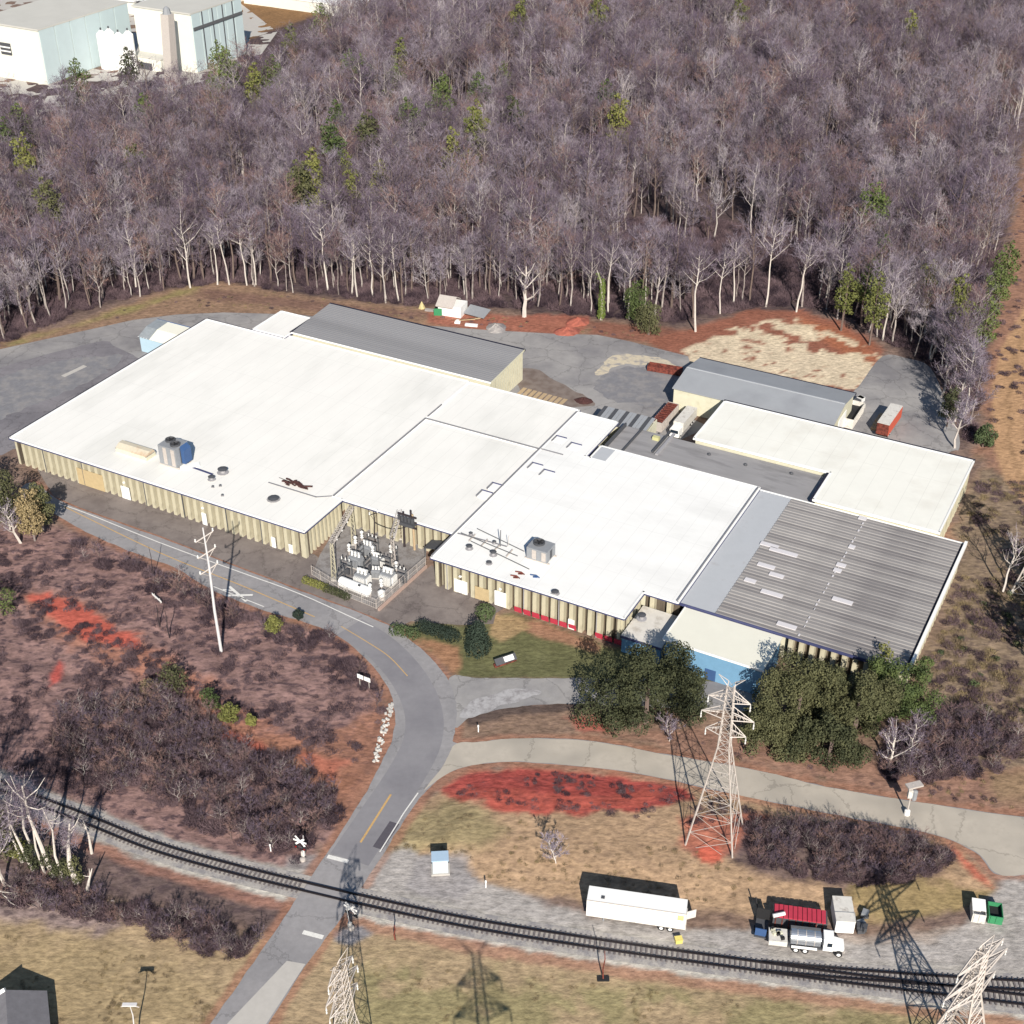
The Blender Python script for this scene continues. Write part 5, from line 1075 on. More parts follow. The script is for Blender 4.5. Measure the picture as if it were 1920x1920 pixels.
def transformer(label, px, py, rz, s=1.0, bright=True):
    t = thing('transformer', label, 'transformer', G(px,py), rz, 'transformers in the substation'); m = 'porcelain' if bright else 'grey_paint'
    MB().box(-1.3*s,-.9*s,.3,1.3*s,.9*s,2.6*s).build('tank', MATS['grey_paint'], t); MB().box(-1.5*s,-1.1*s,0,1.5*s,1.1*s,.29).build('plinth', MATS['pale_concrete'], t)
    for k in range(7): MB().box((-1.2+k*.36)*s,-1.35*s,.5*s,(-1.02+k*.36)*s,-.92*s,2.3*s).build('radiator_fin', MATS[m if s > .9 else 'grey_paint'], t)
    for k in range(5): MB().box(1.32*s,(-.8+k*.36)*s,.5*s,1.7*s,(-.64+k*.36)*s,2.3*s).build('radiator_fin', MATS[m], t)
    for k in range(3): MB().lathe(((-.85+k*.85)*s,0,2.61*s),[(.2*s,0),(.32*s,.15*s),(.16*s,.35*s),(.3*s,.5*s),(.14*s,.7*s),(.26*s,.85*s),(.08*s,1.3*s)],10).build('bushing', MATS['porcelain'], t)
    MB().tube([(-1.0*s,.6*s,3.1*s),(.9*s,.6*s,3.1*s)],.34*s,12).build('conservator', MATS[m], t)
    MB().tube([(-.2*s,.6*s,2.6*s),(-.2*s,.6*s,3.0*s)],.08*s,6).build('riser', MATS['dark_steel'], t)
transformer('white transformer with three bushings at the front left of the substation', 680, 1096, RZ, 1.0)
transformer('white transformer at the front right of the substation', 728, 1094, RZ, 1.0)
transformer('grey transformer in the rear left of the substation', 668, 1062, RZ, .95, False)
transformer('grey transformer in the rear middle of the substation', 690, 1040, RZ, .9, False)
transformer('small grey transformer between the two white ones', 706, 1082, RZ+.4, .7, False)
transformer('small pale transformer in the middle of the substation', 708, 1060, RZ, .8)
def bushing(px,py,h,lb):
    t = thing('bushing_post', lb, 'insulator', G(px,py), 0, 'tall insulators in the substation'); MB().tube([(0,0,0),(0,0,h*.5)],.16,6).build('stand', MATS['galvanised_steel'], t)
    MB().lathe((0,0,h*.5),[(.2,0),(.38,.25),(.2,.5),(.36,.75),(.18,1.0),(.34,1.25),(.4,1.6),(.1,1.9)],10).build('insulator', MATS['porcelain'], t)
for i,(px,py,h) in enumerate(((656,1050,4.2),(668,1036,4.4),(680,1026,4.4),(744,1080,3.4),(716,1110,2.6),(695,1118,2.4),(700,1052,3.8),(734,1052,4.2))):
    bushing(px,py,h,('tall white insulator left of the rear-left transformer','tall white insulator behind the rear-left transformer','rearmost tall white insulator in the substation','white insulator right of the front-right transformer','short white insulator before the small grey transformer','shortest white insulator beside the white tank','white insulator at the heart of the transformer cluster','white insulator under the right steel gantry')[i])
for i,(px,py,a_) in enumerate(((650,1078,0),(676,1052,1.57),(700,1034,0),(722,1072,0),(740,1060,1.57),(690,1076,1.57),(752,1094,0),(640,1096,1.57))):
    t = thing('disconnect_switch', ('dark steel switch frame behind the left gantry leg','dark switch frame between the rear transformers','rearmost dark switch frame in the substation','dark switch frame left of the front-right transformer','dark switch frame under the right gantry','dark switch frame in the middle of the substation','dark switch frame at the right fence','dark switch frame beside the left hedge')[i], 'switchgear', G(px,py), RZ+a_, 'switch frames in the substation')
    for x in (-1.3,1.3): MB().cbox(x,0,1.7,.16,.16,3.4).build('post', MATS['dark_steel'], t)
    for z in (2.3,3.4): MB().cbox(0,0,z+.05,3.0,.14,.16).build('crossbar', MATS['dark_steel'], t)
    for x in (-.9,0,.9): MB().lathe((x,0,3.54),[(.07,0),(.16,.15),(.08,.3),(.15,.45),(.05,.7)],7).build('insulator', MATS['dark_grey_paint' if i % 2 else 'porcelain'], t)
    MB().cbox(.5,-.2,1.1,.7,.4,1.2).build('control_box', MATS['dark_grey_paint'], t)
t = thing('white_tank', 'white horizontal cylinder tank at the front of the substation', 'tank', G(666,1110), head((644,1100),(690,1118)))
MB().tube([(-3.6,0,1.3),(-3.4,0,1.3),(3.4,0,1.3),(3.6,0,1.3)],[.55,1.05,1.05,.55],18).build('shell', MATS['white_paint'], t)
for x in (-2.2,2.2): MB().box(x-.2,-.8,0,x+.2,.8,.5).build('saddle', MATS['pale_concrete'], t)
MB().cbox(1.4,-.3,2.35,.5,.4,.3).build('valve_box', MATS['dark_grey_paint'], t)
t = thing('round_drum', 'small white drum on legs at the right of the white tank', 'drum', G(716,1124)); MB().lathe((0,0,.6),[(.2,0),(.75,.4),(.75,1.3),(.2,1.7)],12).build('shell', MATS['porcelain'], t); MB().box(-.4,-.4,0,.4,.4,.6).build('stand', MATS['galvanised_steel'], t)
t = bthing('dark_leanto', 'dark lean-to canopy in the corner between centre and east walls', 21.5, 10.2, 'canopy')
MB().prism([(0,0),(5.3,0),(5.3,3.2),(0,3.2)], [3.3,4.6,4.6,3.3], [3.45,4.75,4.75,3.45]).build('roof', MATS['dark_grey_paint'], t)
for x in (.2,5.0): MB().box(x,.1,0,x+.15,.25,3.4+x*.2).build('post', MATS['dark_steel'], t)
t = thing('grey_shelter', 'grey gabled roof with white verge cut off by the bottom left corner', 'shed', G(38,1856,4.6)-Vector((-.2,6.1,4.6)), R(20))
MB().box(-4.5,-5,0,4.5,6,2.1).build('wall', MATS['grey_paint'], t)
MB().add([(-5,-5.5,2.2),(0,-5.5,4.6),(5,-5.5,2.2),(-5,6.5,2.2),(0,6.5,4.6),(5,6.5,2.2)],[(0,1,4,3),(1,2,5,4),(0,2,1),(3,4,5),(0,3,5,2)]).build('roof', mat('old_grey_shingle', rgb(128,126,132), .85, .15, 1.2), t)
MB().tube([(-5.1,6.55,2.25),(-.02,6.55,4.65)], .35, 4).build('verge_board', MATS['white_paint'], t)

# ------------------------------------------------------------------ vegetation builders
def rnd_dir(rng, zmin=-1, zmax=1):
    z = rng.uniform(zmin, zmax); a = rng.uniform(0, 2*PI); r = math.sqrt(max(0, 1-z*z)); return Vector((r*math.cos(a), r*math.sin(a), z))
def blade(mb, p, d, L_, w, rng):
    s_ = d.cross(rnd_dir(rng)); s_ = s_.normalized()*w/2 if s_.length > 1e-4 else Vector((w/2,0,0)); b = len(mb.v)
    mb.v += [tuple(p-s_), tuple(p+s_), tuple(p+d*L_)]; mb.f.append((b,b+1,b+2))
def bare_tree(seed, h=19.0, spread=.33, ntw=620, clear=.38, tw=.10, r0=.24, fan=False):
    """returns (trunk MB, crown MB) of a leafless tree"""
    rng = random.Random(seed); T = MB(); Cn = MB(); pts = []; x = y = 0
    for i in range(7):
        pts.append(Vector((x,y,h*.86*i/6))); x += rng.uniform(-.4,.4); y += rng.uniform(-.4,.4)
    T.tube(pts, [r0*(1-.8*i/6) for i in range(7)], 5, False)
    def at(f):
        f *= 6; i = min(5,int(f)); return pts[i].lerp(pts[i+1], f-i)
    tips = []
    for k in range(rng.randint(8,11)):
        f = clear+(1-clear)*(k+rng.random())/11; p = at(min(.99,f)); az = k*2.4+rng.uniform(-.5,.5); up = rng.uniform(.7,1.25) if not fan else rng.uniform(.9,1.5)
        L1 = h*spread*rng.uniform(.7,1.15)*(1.15-.55*f); d = Vector((math.cos(az),math.sin(az),up)).normalized()
        m_ = p+d*L1*.5+Vector((0,0,-.02*L1)); e = m_+(d+Vector((rng.uniform(-.3,.3),rng.uniform(-.3,.3),.35))).normalized()*L1*.6
        rr = r0*.45*(1.1-f*.6); T.tube([p,m_,e], [rr,rr*.65,rr*.25], 4, False); tips += [(p.lerp(m_,.6),d),(m_,d),(e,d)]
        for q in range(3):
            a = (m_ if q else p.lerp(m_,.6)); d2 = (d+rnd_dir(rng,-.1,.9)*.8).normalized(); L2 = L1*rng.uniform(.4,.65)
            e2 = a+d2*L2; (T if q == 0 else Cn).tube([a,e2], [rr*.42,.02], 3, False); tips += [(a.lerp(e2,.5),d2),(e2,d2)]
    tips += [(pts[5],Vector((0,0,1))),(pts[6],Vector((0,0,1)))]*2
    for k in range(ntw):
        p,d = rng.choice(tips); p = p+rnd_dir(rng)*rng.uniform(0,h*.055); d2 = (d*.7+rnd_dir(rng,-.35,1)).normalized(); blade(Cn,p,d2,rng.uniform(.8,2.1)*h/19,tw,rng)
    return T, Cn
def leafy(seed, blobs, n, leaf=.4, squash=.8, shell=.55):
    """crown of small leaf cards spread through the volume of overlapping clumps; blobs = [(x,y,z,r)]"""
    rng = random.Random(seed); mb = MB(); wt = [b[3]**2.4 for b in blobs]
    for k in range(n):
        bx,by,bz,br = rng.choices(blobs, wt)[0]; d = rnd_dir(rng,-.75,1); rr = br*(shell+(1-shell)*rng.random()**.5)*(1+.22*math.sin(d.x*7+bz)*math.sin(d.y*6+bx))
        p = Vector((bx+d.x*rr, by+d.y*rr, bz+d.z*rr*squash)); nn = (d+rnd_dir(rng)*.9).normalized(); a = nn.cross(rnd_dir(rng)).normalized(); b = nn.cross(a); s_ = leaf*rng.uniform(.6,1.3); i = len(mb.v)
        mb.v += [tuple(p-a*s_*.5), tuple(p+b*s_*.38), tuple(p+a*s_*.5), tuple(p-b*s_*.38)]; mb.f.append((i,i+1,i+2,i+3))
    return mb
def pine_blobs(seed, h, r, n=16, base=.35):
    rng = random.Random(seed); out = []
    for k in range(n):
        f = base+(1-base)*(k/(n-1)); rad = r*math.sin(PI*min(1,(1.04-f)/(1.04-base)*.62+.12))**1.0*(.75 if f > .9 else 1); a = k*2.4+rng.random(); q = rad*rng.uniform(.25,.7)
        out.append((math.cos(a)*q, math.sin(a)*q, h*f*.96, rad*rng.uniform(.45,.62)))
    return out
TREES = {}
def proto(key, fn):
    if key not in TREES: TREES[key] = fn()
    return TREES[key]
# prototypes (mesh data only)
BT = []
NBT = 14
for i in range(NBT):
    T, Cn = bare_tree(100+i, h=17+(i*5%7)*1.1, spread=(.25,.34,.29,.38)[i%4], ntw=(600,420,760,520,300)[i%5], clear=(.36,.5,.28,.42)[i%4], fan=(i % 3 == 0), tw=.085, r0=(.24,.19,.3)[i%3])
    bm_ = MATS['pale_bark'] if i % 3 != 2 else MATS['brown_bark']; BT.append((T.mesh('trunk', bm_), Cn.mesh('crown', MATS[('grey_twigs','plum_twigs','grey_twigs','ashen_twigs','grey_twigs','plum_twigs','russet_twigs')[i%7]])))
PN_ = []
for i in range(4):
    h = 17+i*1.2; PN_.append((MB().tube([(0,0,0),(.1,0,h*.5),(0,0,h*.95)],[.3,.22,.06],5,False).mesh('trunk', MATS['brown_bark']),
        leafy(300+i, pine_blobs(i,h,3.3+.3*(i%2),15,.42 if i % 2 else .3), 1500, .55).mesh('crown', MATS[('pine_green','olive_green','yellow_green','pine_green')[i]])))
def plant_tree(name, label, cat, loc, meshes, s=1.0, rz=0.0, group=None, sz=None):
    t = thing(name, label, cat, loc, rz, group); t.scale = (s,s,sz or s)
    for nm, me in zip(('trunk','crown'), meshes): link(nm, me, t)
    return t

# ------------------------------------------------------------------ the wood
def inside(px, py_, poly): return sdist(np.array(px), np.array(py_), poly)
woodP = gp([(-700,700),(-60,672),(0,654),(60,622),(150,590),(300,550),(360,536),(420,532),(470,540),(560,556),(740,572),(820,570),(900,578),(1000,586),(1130,592),(1270,606),(1350,592),(1400,580),(1480,576),(1560,588),(1640,632),(1690,660),(1745,700),(1780,760),(1805,830),(1828,700),(1850,560),(1878,420),(1902,300),(1960,60),(1990,-60),(1960,-90),(760,-90),(700,20),(620,95),(540,150),(460,190),(370,218),(200,240),(0,268),(-700,340)])
rngw = np.random.RandomState(5)
bbx = [p[0] for p in woodP]; bby = [p[1] for p in woodP]
gx, gy = np.meshgrid(np.arange(min(bbx),max(bbx),4.5), np.arange(min(bby),max(bby),4.5)); gx = gx.ravel()+rngw.uniform(-1.9,1.9,gx.size); gy = gy.ravel()+rngw.uniform(-1.9,1.9,gy.size)
keep = inside(gx, gy, woodP) > .5
zc_ = gy*C_+CAMH*S_; pxs = 960+FPX*gx/zc_; keep &= (pxs > -160) & (pxs < 2080)
# gaps where the ground of the wood shows
gapn = fbm(gx, gy, 22, 61); keep &= (gapn < .57+.1*rngw.rand(gx.size)); hvar = .62+.8*fbm(gx,gy,11,71)
gx, gy = gx[keep], gy[keep]; pxs = pxs[keep]; hvar = hvar[keep]
pyv = 960-FPX*((gy*S_-CAMH*C_)/(gy*C_+CAMH*S_))
front = -inside(gx, gy, woodP)   # 0 at the edge
order = np.argsort(gy-2.0*(pxs > 1650))      # nearest first
vis = [i for i in order if -20 < pxs[i] < 1940]
solo = vis[:285]; solo_set = set(int(i) for i in solo)
rngt = random.Random(12)
WOODG = 'bare trees along the near side of the wood'
def wood_label(x, depth):
    rank = 'at the very edge' if depth < 6 else 'just inside the edge' if depth < 12 else 'in the third rank' if depth < 19 else 'deeper in'
    kind = 'leafless grey tree %s of the wood ' % rank if rank != 'deeper in' else 'leafless grey tree deeper in the wood '
    return kind + ('behind the left parking yard' if x < 260 else 'behind the grass bank' if x < 520 else 'behind the ribbed-roof hall' if x < 800 else 'behind the rubble heap' if x < 1090 else 'behind the evergreen pair' if x < 1290 else 'behind the clay pad' if x < 1600 else 'behind the rear yard corner' if x < 1750 else 'beside the cleared strip')
for i in solo:
    k = rngt.randrange(NBT); plant_tree('bare_tree', wood_label(pxs[i], -front[i]), 'tree', (float(gx[i]),float(gy[i]),0), BT[k], rngt.uniform(.72,1.12)*hvar[i], rngt.uniform(0,6.28), WOODG, None)
def scatter(name, label, cat, pts, scales, meshgroups, seed=0, kind='stuff'):
    """one object that instances small plant meshes on its own points"""
    me = bpy.data.meshes.new(name); me.from_pydata([tuple(map(float,p)) for p in pts], [], [])
    a = me.attributes.new('sc', 'FLOAT', 'POINT'); a.data.foreach_set('value', np.array(scales, dtype=np.float32))
    o = link(name, me); tag(o, label, cat, None, kind)
    col = bpy.data.collections.new(name+'_kit')
    for j, ms in enumerate(meshgroups):
        if isinstance(ms, tuple):
            import bmesh
            bm = bmesh.new(); mats = []
            for q, m_ in enumerate(ms):
                n0 = len(bm.faces); bm.from_mesh(m_); bm.faces.ensure_lookup_table()
                for f in bm.faces[n0:]: f.material_index = q
                mats.append(m_.materials[0])
            jm = bpy.data.meshes.new('plant_kit'); bm.to_mesh(jm); bm.free()
            for m_ in mats: jm.materials.append(m_)
        else: jm = ms
        ob = bpy.data.objects.new('plant_kit', jm); col.objects.link(ob)
    ng = bpy.data.node_groups.new(name, 'GeometryNodeTree'); ng.interface.new_socket('Geometry', in_out='INPUT', socket_type='NodeSocketGeometry'); ng.interface.new_socket('Geometry', in_out='OUTPUT', socket_type='NodeSocketGeometry')
    N = ng.nodes; L = ng.links; gi = N.new('NodeGroupInput'); go = N.new('NodeGroupOutput'); ci = N.new('GeometryNodeCollectionInfo'); ci.inputs['Collection'].default_value = col
    ci.inputs['Separate Children'].default_value = True; ci.inputs['Reset Children'].default_value = True
    ip = N.new('GeometryNodeInstanceOnPoints'); L.new(gi.outputs[0], ip.inputs['Points']); L.new(ci.outputs[0], ip.inputs['Instance']); ip.inputs['Pick Instance'].default_value = True
    ri = N.new('FunctionNodeRandomValue'); ri.data_type = 'INT'; ri.inputs['Min'].default_value = 0; ri.inputs['Max'].default_value = len(meshgroups)-1; ri.inputs['Seed'].default_value = seed
    for s_ in ri.outputs:
        if s_.type == 'INT': L.new(s_, ip.inputs['Instance Index'])
    rr = N.new('FunctionNodeRandomValue'); rr.data_type = 'FLOAT_VECTOR'; rr.inputs[0].default_value = (0,0,0); rr.inputs[1].default_value = (0,0,6.28); rr.inputs['Seed'].default_value = seed+3; L.new(rr.outputs[0], ip.inputs['Rotation'])
    na = N.new('GeometryNodeInputNamedAttribute'); na.data_type = 'FLOAT'; na.inputs['Name'].default_value = 'sc'; L.new(na.outputs[0], ip.inputs['Scale']); L.new(ip.outputs[0], go.inputs[0])
    md = o.modifiers.new('scatter', 'NODES'); md.node_group = ng; return o
rest = [i for i in range(len(gx)) if i not in solo_set]
scatter('woodland', 'leafless grey-purple wood stretching away to the top of the view', None, [(gx[i],gy[i],0) for i in rest], [rngt.uniform(.68,1.16)*hvar[i] for i in rest], BT, 4)
# evergreens standing in the wood, placed by their crowns
ev = [(30,210,0),(8,230,0),(45,290,2),(140,130,0),(410,95,0),(425,125,3),(395,140,0),(475,140,2),(510,120,0),(545,75,2),(600,20,0),(628,195,0),(270,190,0),(250,285,1),(85,360,1),(240,110,1),
      (585,320,2),(650,310,2),(712,325,2),(680,120,0),(655,100,0),(750,95,2),(740,130,0),(895,155,0),(820,190,0),(830,165,3),(765,205,0),(690,235,1),(620,265,3),(895,215,2),(888,245,2),(850,280,2),(960,210,1),(1135,165,0),(1160,215,2),(945,120,0),
      (1385,10,2),(1710,45,2),(1595,495,2),(1640,480,0),(1650,520,2),(1665,430,0),(1750,480,2),(1805,525,2),(1812,560,2),(1900,445,0),(1880,500,3),(1862,545,0),(1120,10,2),(975,25,2),(1640,380,3),(560,330,1),(655,345,2)]
for i,(px,py,k) in enumerate(ev):
    p = G(px,py,19); s_ = rngt.uniform(1.2,1.4)*(.78 if py > 400 else 1); plant_tree('pine_tree', '%s pine %s, %s' % (('dark green','olive green','yellow-green','mid green')[k], 'near the front of the wood' if py > 380 else 'in the middle of the wood' if py > 230 else 'far back in the wood' if py > 110 else 'at the far side of the wood', 'toward the left edge' if px < 200 else 'above the west roof' if px < 480 else 'left of the wood centre' if px < 700 else 'above the ribbed-roof hall' if px < 860 else 'above the rubble heap' if px < 1050 else 'above the evergreen pair' if px < 1300 else 'above the clay pad' if px < 1680 else 'toward the cleared strip'), 'tree', (p.x,p.y,0), PN_[k], s_, rngt.random()*6, 'pines scattered through the bare wood')
# undergrowth of the wood
def tuft(seed, r, h, n, w, up=.3):
    rng = random.Random(seed); mb = MB()
    for k in range(n):
        a = rng.uniform(0,6.28); q = r*math.sqrt(rng.random()); p = Vector((math.cos(a)*q, math.sin(a)*q, rng.uniform(0,h*.6)*(1-q/r*.6))); blade(mb, p, (rnd_dir(rng,-.1,1)+Vector((0,0,up))).normalized(), rng.uniform(.35,.8)*h, w, rng)
    return mb
SC = [tuft(400+i, 1.3, 1.2, 150, .09).mesh('tuft', MATS['dry_scrub']) for i in range(4)]
SO = [tuft(420+i, 1.1, .9, 120, .09).mesh('tuft', MATS['straw_scrub']) for i in range(3)]
SB = [tuft(440+i, 1.9, 2.2, 460, .085, .25).mesh('brush', MATS['dry_scrub']) for i in range(4)]
SM = []
for i in range(4):
    T, Cn = bare_tree(480+i, 4.6, .45, 260, .12, .055, .06); SM.append((T.mesh('stems', MATS['pale_bark' if i == 3 else 'brown_bark']), Cn.mesh('twigs', MATS[('plum_twigs','russet_twigs','plum_twigs','dry_scrub')[i]])))
SG = [leafy(460+i, [(0,0,.5,.9),(.6,.3,.4,.6)], 170, .28).mesh('shrub', MATS['olive_green' if i else 'shrub_green']) for i in range(2)]
def fill(poly, n, seed, thr=None, sc=8, edge=.5):
    r_ = np.random.RandomState(seed); xs = [p[0] for p in poly]; ys_ = [p[1] for p in poly]
    x = r_.uniform(min(xs),max(xs),n); y = r_.uniform(min(ys_),max(ys_),n); k = sdist(x,y,poly) > edge; x, y = x[k], y[k]
    if thr is not None: q = fbm(x,y,sc,seed); k = q > thr; x, y = x[k], y[k]
    k = (sdist(x,y,ROAD) < -1.2) & (ldist(x,y,TRACK) > 4.2) & (sdist(x,y,GRAVEL) < 0) & (sdist(x,y,driveP) < -1) & (sdist(x,y,yardA) < -1); return x[k], y[k]
def brush(name, label, px_poly, n, seed, kit, smin, smax, thr=None, sc=8, z=-.1, world=None, veg_lift=0.0):
    x, y = fill(world or gp(px_poly), n, seed, thr, sc); r_ = random.Random(seed)
    pts = list(zip(x, y, z+sm(sdist(x,y,ISL),0,9)*.9+.05*(veg_lift))); scatter(name, label, None, pts, [r_.uniform(smin,smax) for _ in pts], kit, seed)
brush('undergrowth', 'brown undergrowth and brush beneath the near edge of the wood', [(-60,665),(0,650),(150,586),(300,546),(420,530),(560,552),(740,570),(1000,584),(1270,605),(1400,578),(1480,572),(1560,584),(1640,628),(1700,655),(1760,700),(1800,780),(1820,850),(1845,700),(1866,560),(1880,440),(900,400),(0,420)], 9000, 21, SB, .5, 1.25)
brush('scrub_brush', 'dark scrub covering the slope left of the bend', [(-60,985),(110,990),(330,1080),(500,1160),(640,1200),(700,1262),(726,1340),(716,1400),(660,1480),(600,1580),(540,1640),(300,1570),(60,1480),(-60,1420)], 6500, 22, SC, .3, .8, .5, 4.5)
brush('thicket', 'dense dark leafless thicket below the red slope left of the road', [(110,1320),(300,1300),(390,1340),(450,1400),(560,1430),(636,1480),(630,1560),(560,1600),(450,1590),(330,1540),(160,1480),(90,1400)], 1500, 23, SB+SM+SM, .35, 1.05, .38, 6)
brush('thicket', 'leafless brush along the upper road on the left', [(110,1000),(180,1030),(330,1080),(420,1130),(500,1162),(600,1185),(645,1200),(700,1262),(726,1340),(705,1335),(660,1270),(600,1230),(460,1190),(300,1120),(150,1050)], 1500, 24, SB+SM, .4, .95, .42, 7)
brush('thicket', 'dark leafless brush filling the right half of the grass island', [(1400,1560),(1480,1540),(1600,1552),(1720,1575),(1790,1610),(1760,1645),(1640,1670),(1500,1655),(1400,1625)], 1900, 25, SB[:2]+SM+SC, .3, .75, .36, 5)
brush('scrub_brush', 'low dark tufts over the red clay bank of the island', [(840,1480),(960,1445),(1100,1450),(1290,1480),(1420,1515),(1440,1560),(1340,1570),(1200,1545),(1000,1530),(860,1500)], 1300, 26, SC, .2, .5, .53, 3)
brush('scrub_brush', 'mixed straw and brown scrub on the slope right of the striped hall', [(1835,890),(1960,900),(2050,1100),(2050,1400),(1880,1450),(1740,1420),(1740,1250),(1790,1080),(1800,1000)], 3000, 27, SO+SO+SC, .4, 1.0, .42, 7)
brush('thicket', 'grey leafless brush below the big evergreens at the right', [(1660,1380),(1740,1330),(1850,1340),(1920,1390),(1880,1450),(1780,1470),(1650,1460)], 600, 28, SB+SM+SM, .45, 1.0, .38, 6)
brush('scrub_brush', 'small dark tufts dotting the cleared strip at the right edge', [(1900,300),(2000,300),(2000,900),(1840,860),(1855,660),(1885,480)], 1500, 29, SC, .5, .9, .46, 5)
brush('scrub_brush', 'brush belt between the tracks and the lower left grass', [(-60,1590),(60,1640),(180,1680),(330,1710),(480,1740),(500,1770),(440,1810),(330,1780),(200,1740),(40,1700),(-60,1690)], 2600, 30, SC+SB[:2]+SM, .3, .85, .42, 6)
brush('dry_grass', 'straw grass tufts on the island and bottom fields', [(700,1640),(780,1530),(900,1530),(1300,1600),(1500,1680),(1830,1690),(1700,1720),(1100,1680),(900,1650)], 1300, 31, SO, .2, .45, .45, 5)
brush('dry_grass', 'rough straw grass over the bottom fields', [(0,1740),(300,1790),(420,1860),(380,1960),(0,1960)], 900, 32, SO, .2, .4, .5, 6)
brush('dry_grass', 'rough straw grass right of the crossing road', [(640,1780),(1000,1820),(1500,1880),(1980,1940),(1980,2000),(600,2000)], 1400, 33, SO, .2, .4, .5, 6)
brush('low_shrubs', 'olive low shrubs mixed into the right slope', [(1750,1150),(1900,1100),(1960,1300),(1880,1440),(1760,1400)], 90, 34, SG, .5, 1.0, .5, 8)
brush('verge_weeds', 'weeds on the verge between the yard and the wood', [(0,650),(140,606),(300,552),(420,532),(740,572),(1000,594),(1230,618),(1230,640),(1000,620),(740,596),(400,575),(200,605),(0,665)], 1500, 35, SO+SC[:1], .25, .55, .5, 7)
brush('verge_weeds', 'weeds on the bank south of the big evergreens', [(1130,1380),(1400,1435),(1700,1495),(1920,1528),(1920,1450),(1700,1450),(1500,1410),(1300,1380)], 900, 36, SO+SC[:1], .2, .5, .48, 5)
# scattered stones on the bank beside the bend
pts = []
r_ = random.Random(6)
for k in range(90):
    f = r_.random(); px = 742-f*30+r_.uniform(-14,-3)+(0 if f < .5 else 0); py = 1320+f*110; p = G(px,py); pts.append(p)
st = MB()
for p in pts: st.cbox(p.x,p.y,.12,r_.uniform(.2,.5),r_.uniform(.2,.5),.35,r_.random()*3,r_.random())
tag(st.build('bank_stones', MATS['pale_stone']), 'strip of pale stones along the inside of the bend', None, None, 'stuff')

# ------------------------------------------------------------------ single trees and shrubs with a look of their own
def one_bare(label, px, py, seed, h, s=1.0, name='bare_tree', bark='white_bark', tw='grey_twigs', spread=.3, clear=.4, ntw=700, r0=.3, lean=0, fan=False, world=None):
    T, Cn = bare_tree(seed, h, spread, ntw, clear, .1, r0, fan); t = thing(name, label, 'tree', world or G(px,py), 0); t.rotation_euler = (0, lean, random.random()*6 if not lean else 0)
    T.build('trunk', MATS[bark], t); Cn.build('crown', MATS[tw], t); return t
one_bare('pale-limbed tall tree behind the west end of the long roof', 0, 0, 501, 24, spread=.36, clear=.35, world=Vector((*G(350,490,8)[:2],0)), ntw=700)
one_bare('russet fan-shaped tree with white limbs above the pale-limbed tree', 0, 0, 502, 20, tw='russet_twigs', fan=True, clear=.2, world=Vector((*G(405,375,4)[:2],0)), ntw=900)
one_bare('tall white-trunked tree at the wood edge behind the annexe', 615, 544, 503, 26, clear=.55, r0=.32)
one_bare('stout lopped tree with thick pale forks behind the rubble heap', 983, 594, 504, 17, spread=.34, clear=.3, r0=.6, ntw=420)
one_bare('tall white trunk at the edge of the clay pad, left of the shed', 1304, 622, 505, 25, clear=.55)
one_bare('tall straight white trunk above the clay pad', 1436, 575, 506, 26, clear=.6)
one_bare('leaning orange-lit trunk right of the straight white one', 1493, 585, 507, 24, clear=.6, lean=.05)
one_bare('crooked white tree near the right end of the wood', 1706, 560, 508, 17, clear=.45, r0=.34, lean=.12)
one_bare('slim white double trunk beside the cleared strip', 1812, 775, 509, 21, clear=.6, r0=.25, lean=-.05)
for i,(px,py) in enumerate(((408,536),(430,536),(463,537),(480,536),(255,540),(725,566),(700,562),(748,568),(670,560),(660,556),(1180,600),(1140,590),(1350,590),(1375,575),(1655,640),(1570,600))):
    one_bare('slim white-trunked tree in the front row of the wood, %s' % ('behind the grass bank' if px < 500 else 'behind the ribbed-roof hall' if px < 800 else 'behind the clay yard'), px, py-2, 520+i, 20+i%4, clear=.55+.03*(i%3), r0=.24, ntw=480)['group'] = 'white-trunked trees in the front row of the wood'
# ivy-clad trunk and the evergreen pair by the rear yard
t = thing('ivy_clad_trunk', 'narrow bright green ivy-clad trunk at the rear yard', 'tree', G(1127,600))
MB().tube([(0,0,0),(.2,0,5),(-.4,0,11),(-1.6,0,14.5)],[.4,.35,.25,.1],6).build('trunk', MATS['pale_bark'], t)
leafy(601, [(0.1*math.sin(k),0,1.2+k*1.0,1.05-.03*k) for k in range(11)]+[(-1.3,0,13.2,.5),(-.9,0,12.2,.6)], 2600, .3, 1.1).build('ivy', MATS['bright_ivy'], t)
def evergreen(label, loc, blobs, n, leaf, m='pine_green', trunk=(.35,6), cat='tree', name='evergreen_tree', seed=1, squash=.85, mtr='brown_bark'):
    t = thing(name, label, cat, loc)
    if trunk: MB().tube([(0,0,0),(0,0,trunk[1])],[trunk[0],trunk[0]*.5],6).build('trunk', MATS[mtr], t)
    leafy(seed, blobs, n, leaf, squash).build('crown', MATS[m], t); return t
evergreen('dark conical evergreen at the wood edge left of the clay pad', G(1193,608), pine_blobs(3,13,3.6,14,.12), 3200, .4, 'pine_green', seed=611)
evergreen('broader yellow-green evergreen in front of the dark conical one', G(1216,628), pine_blobs(8,9.5,4.0,12,.1), 2800, .4, 'olive_green', seed=612)
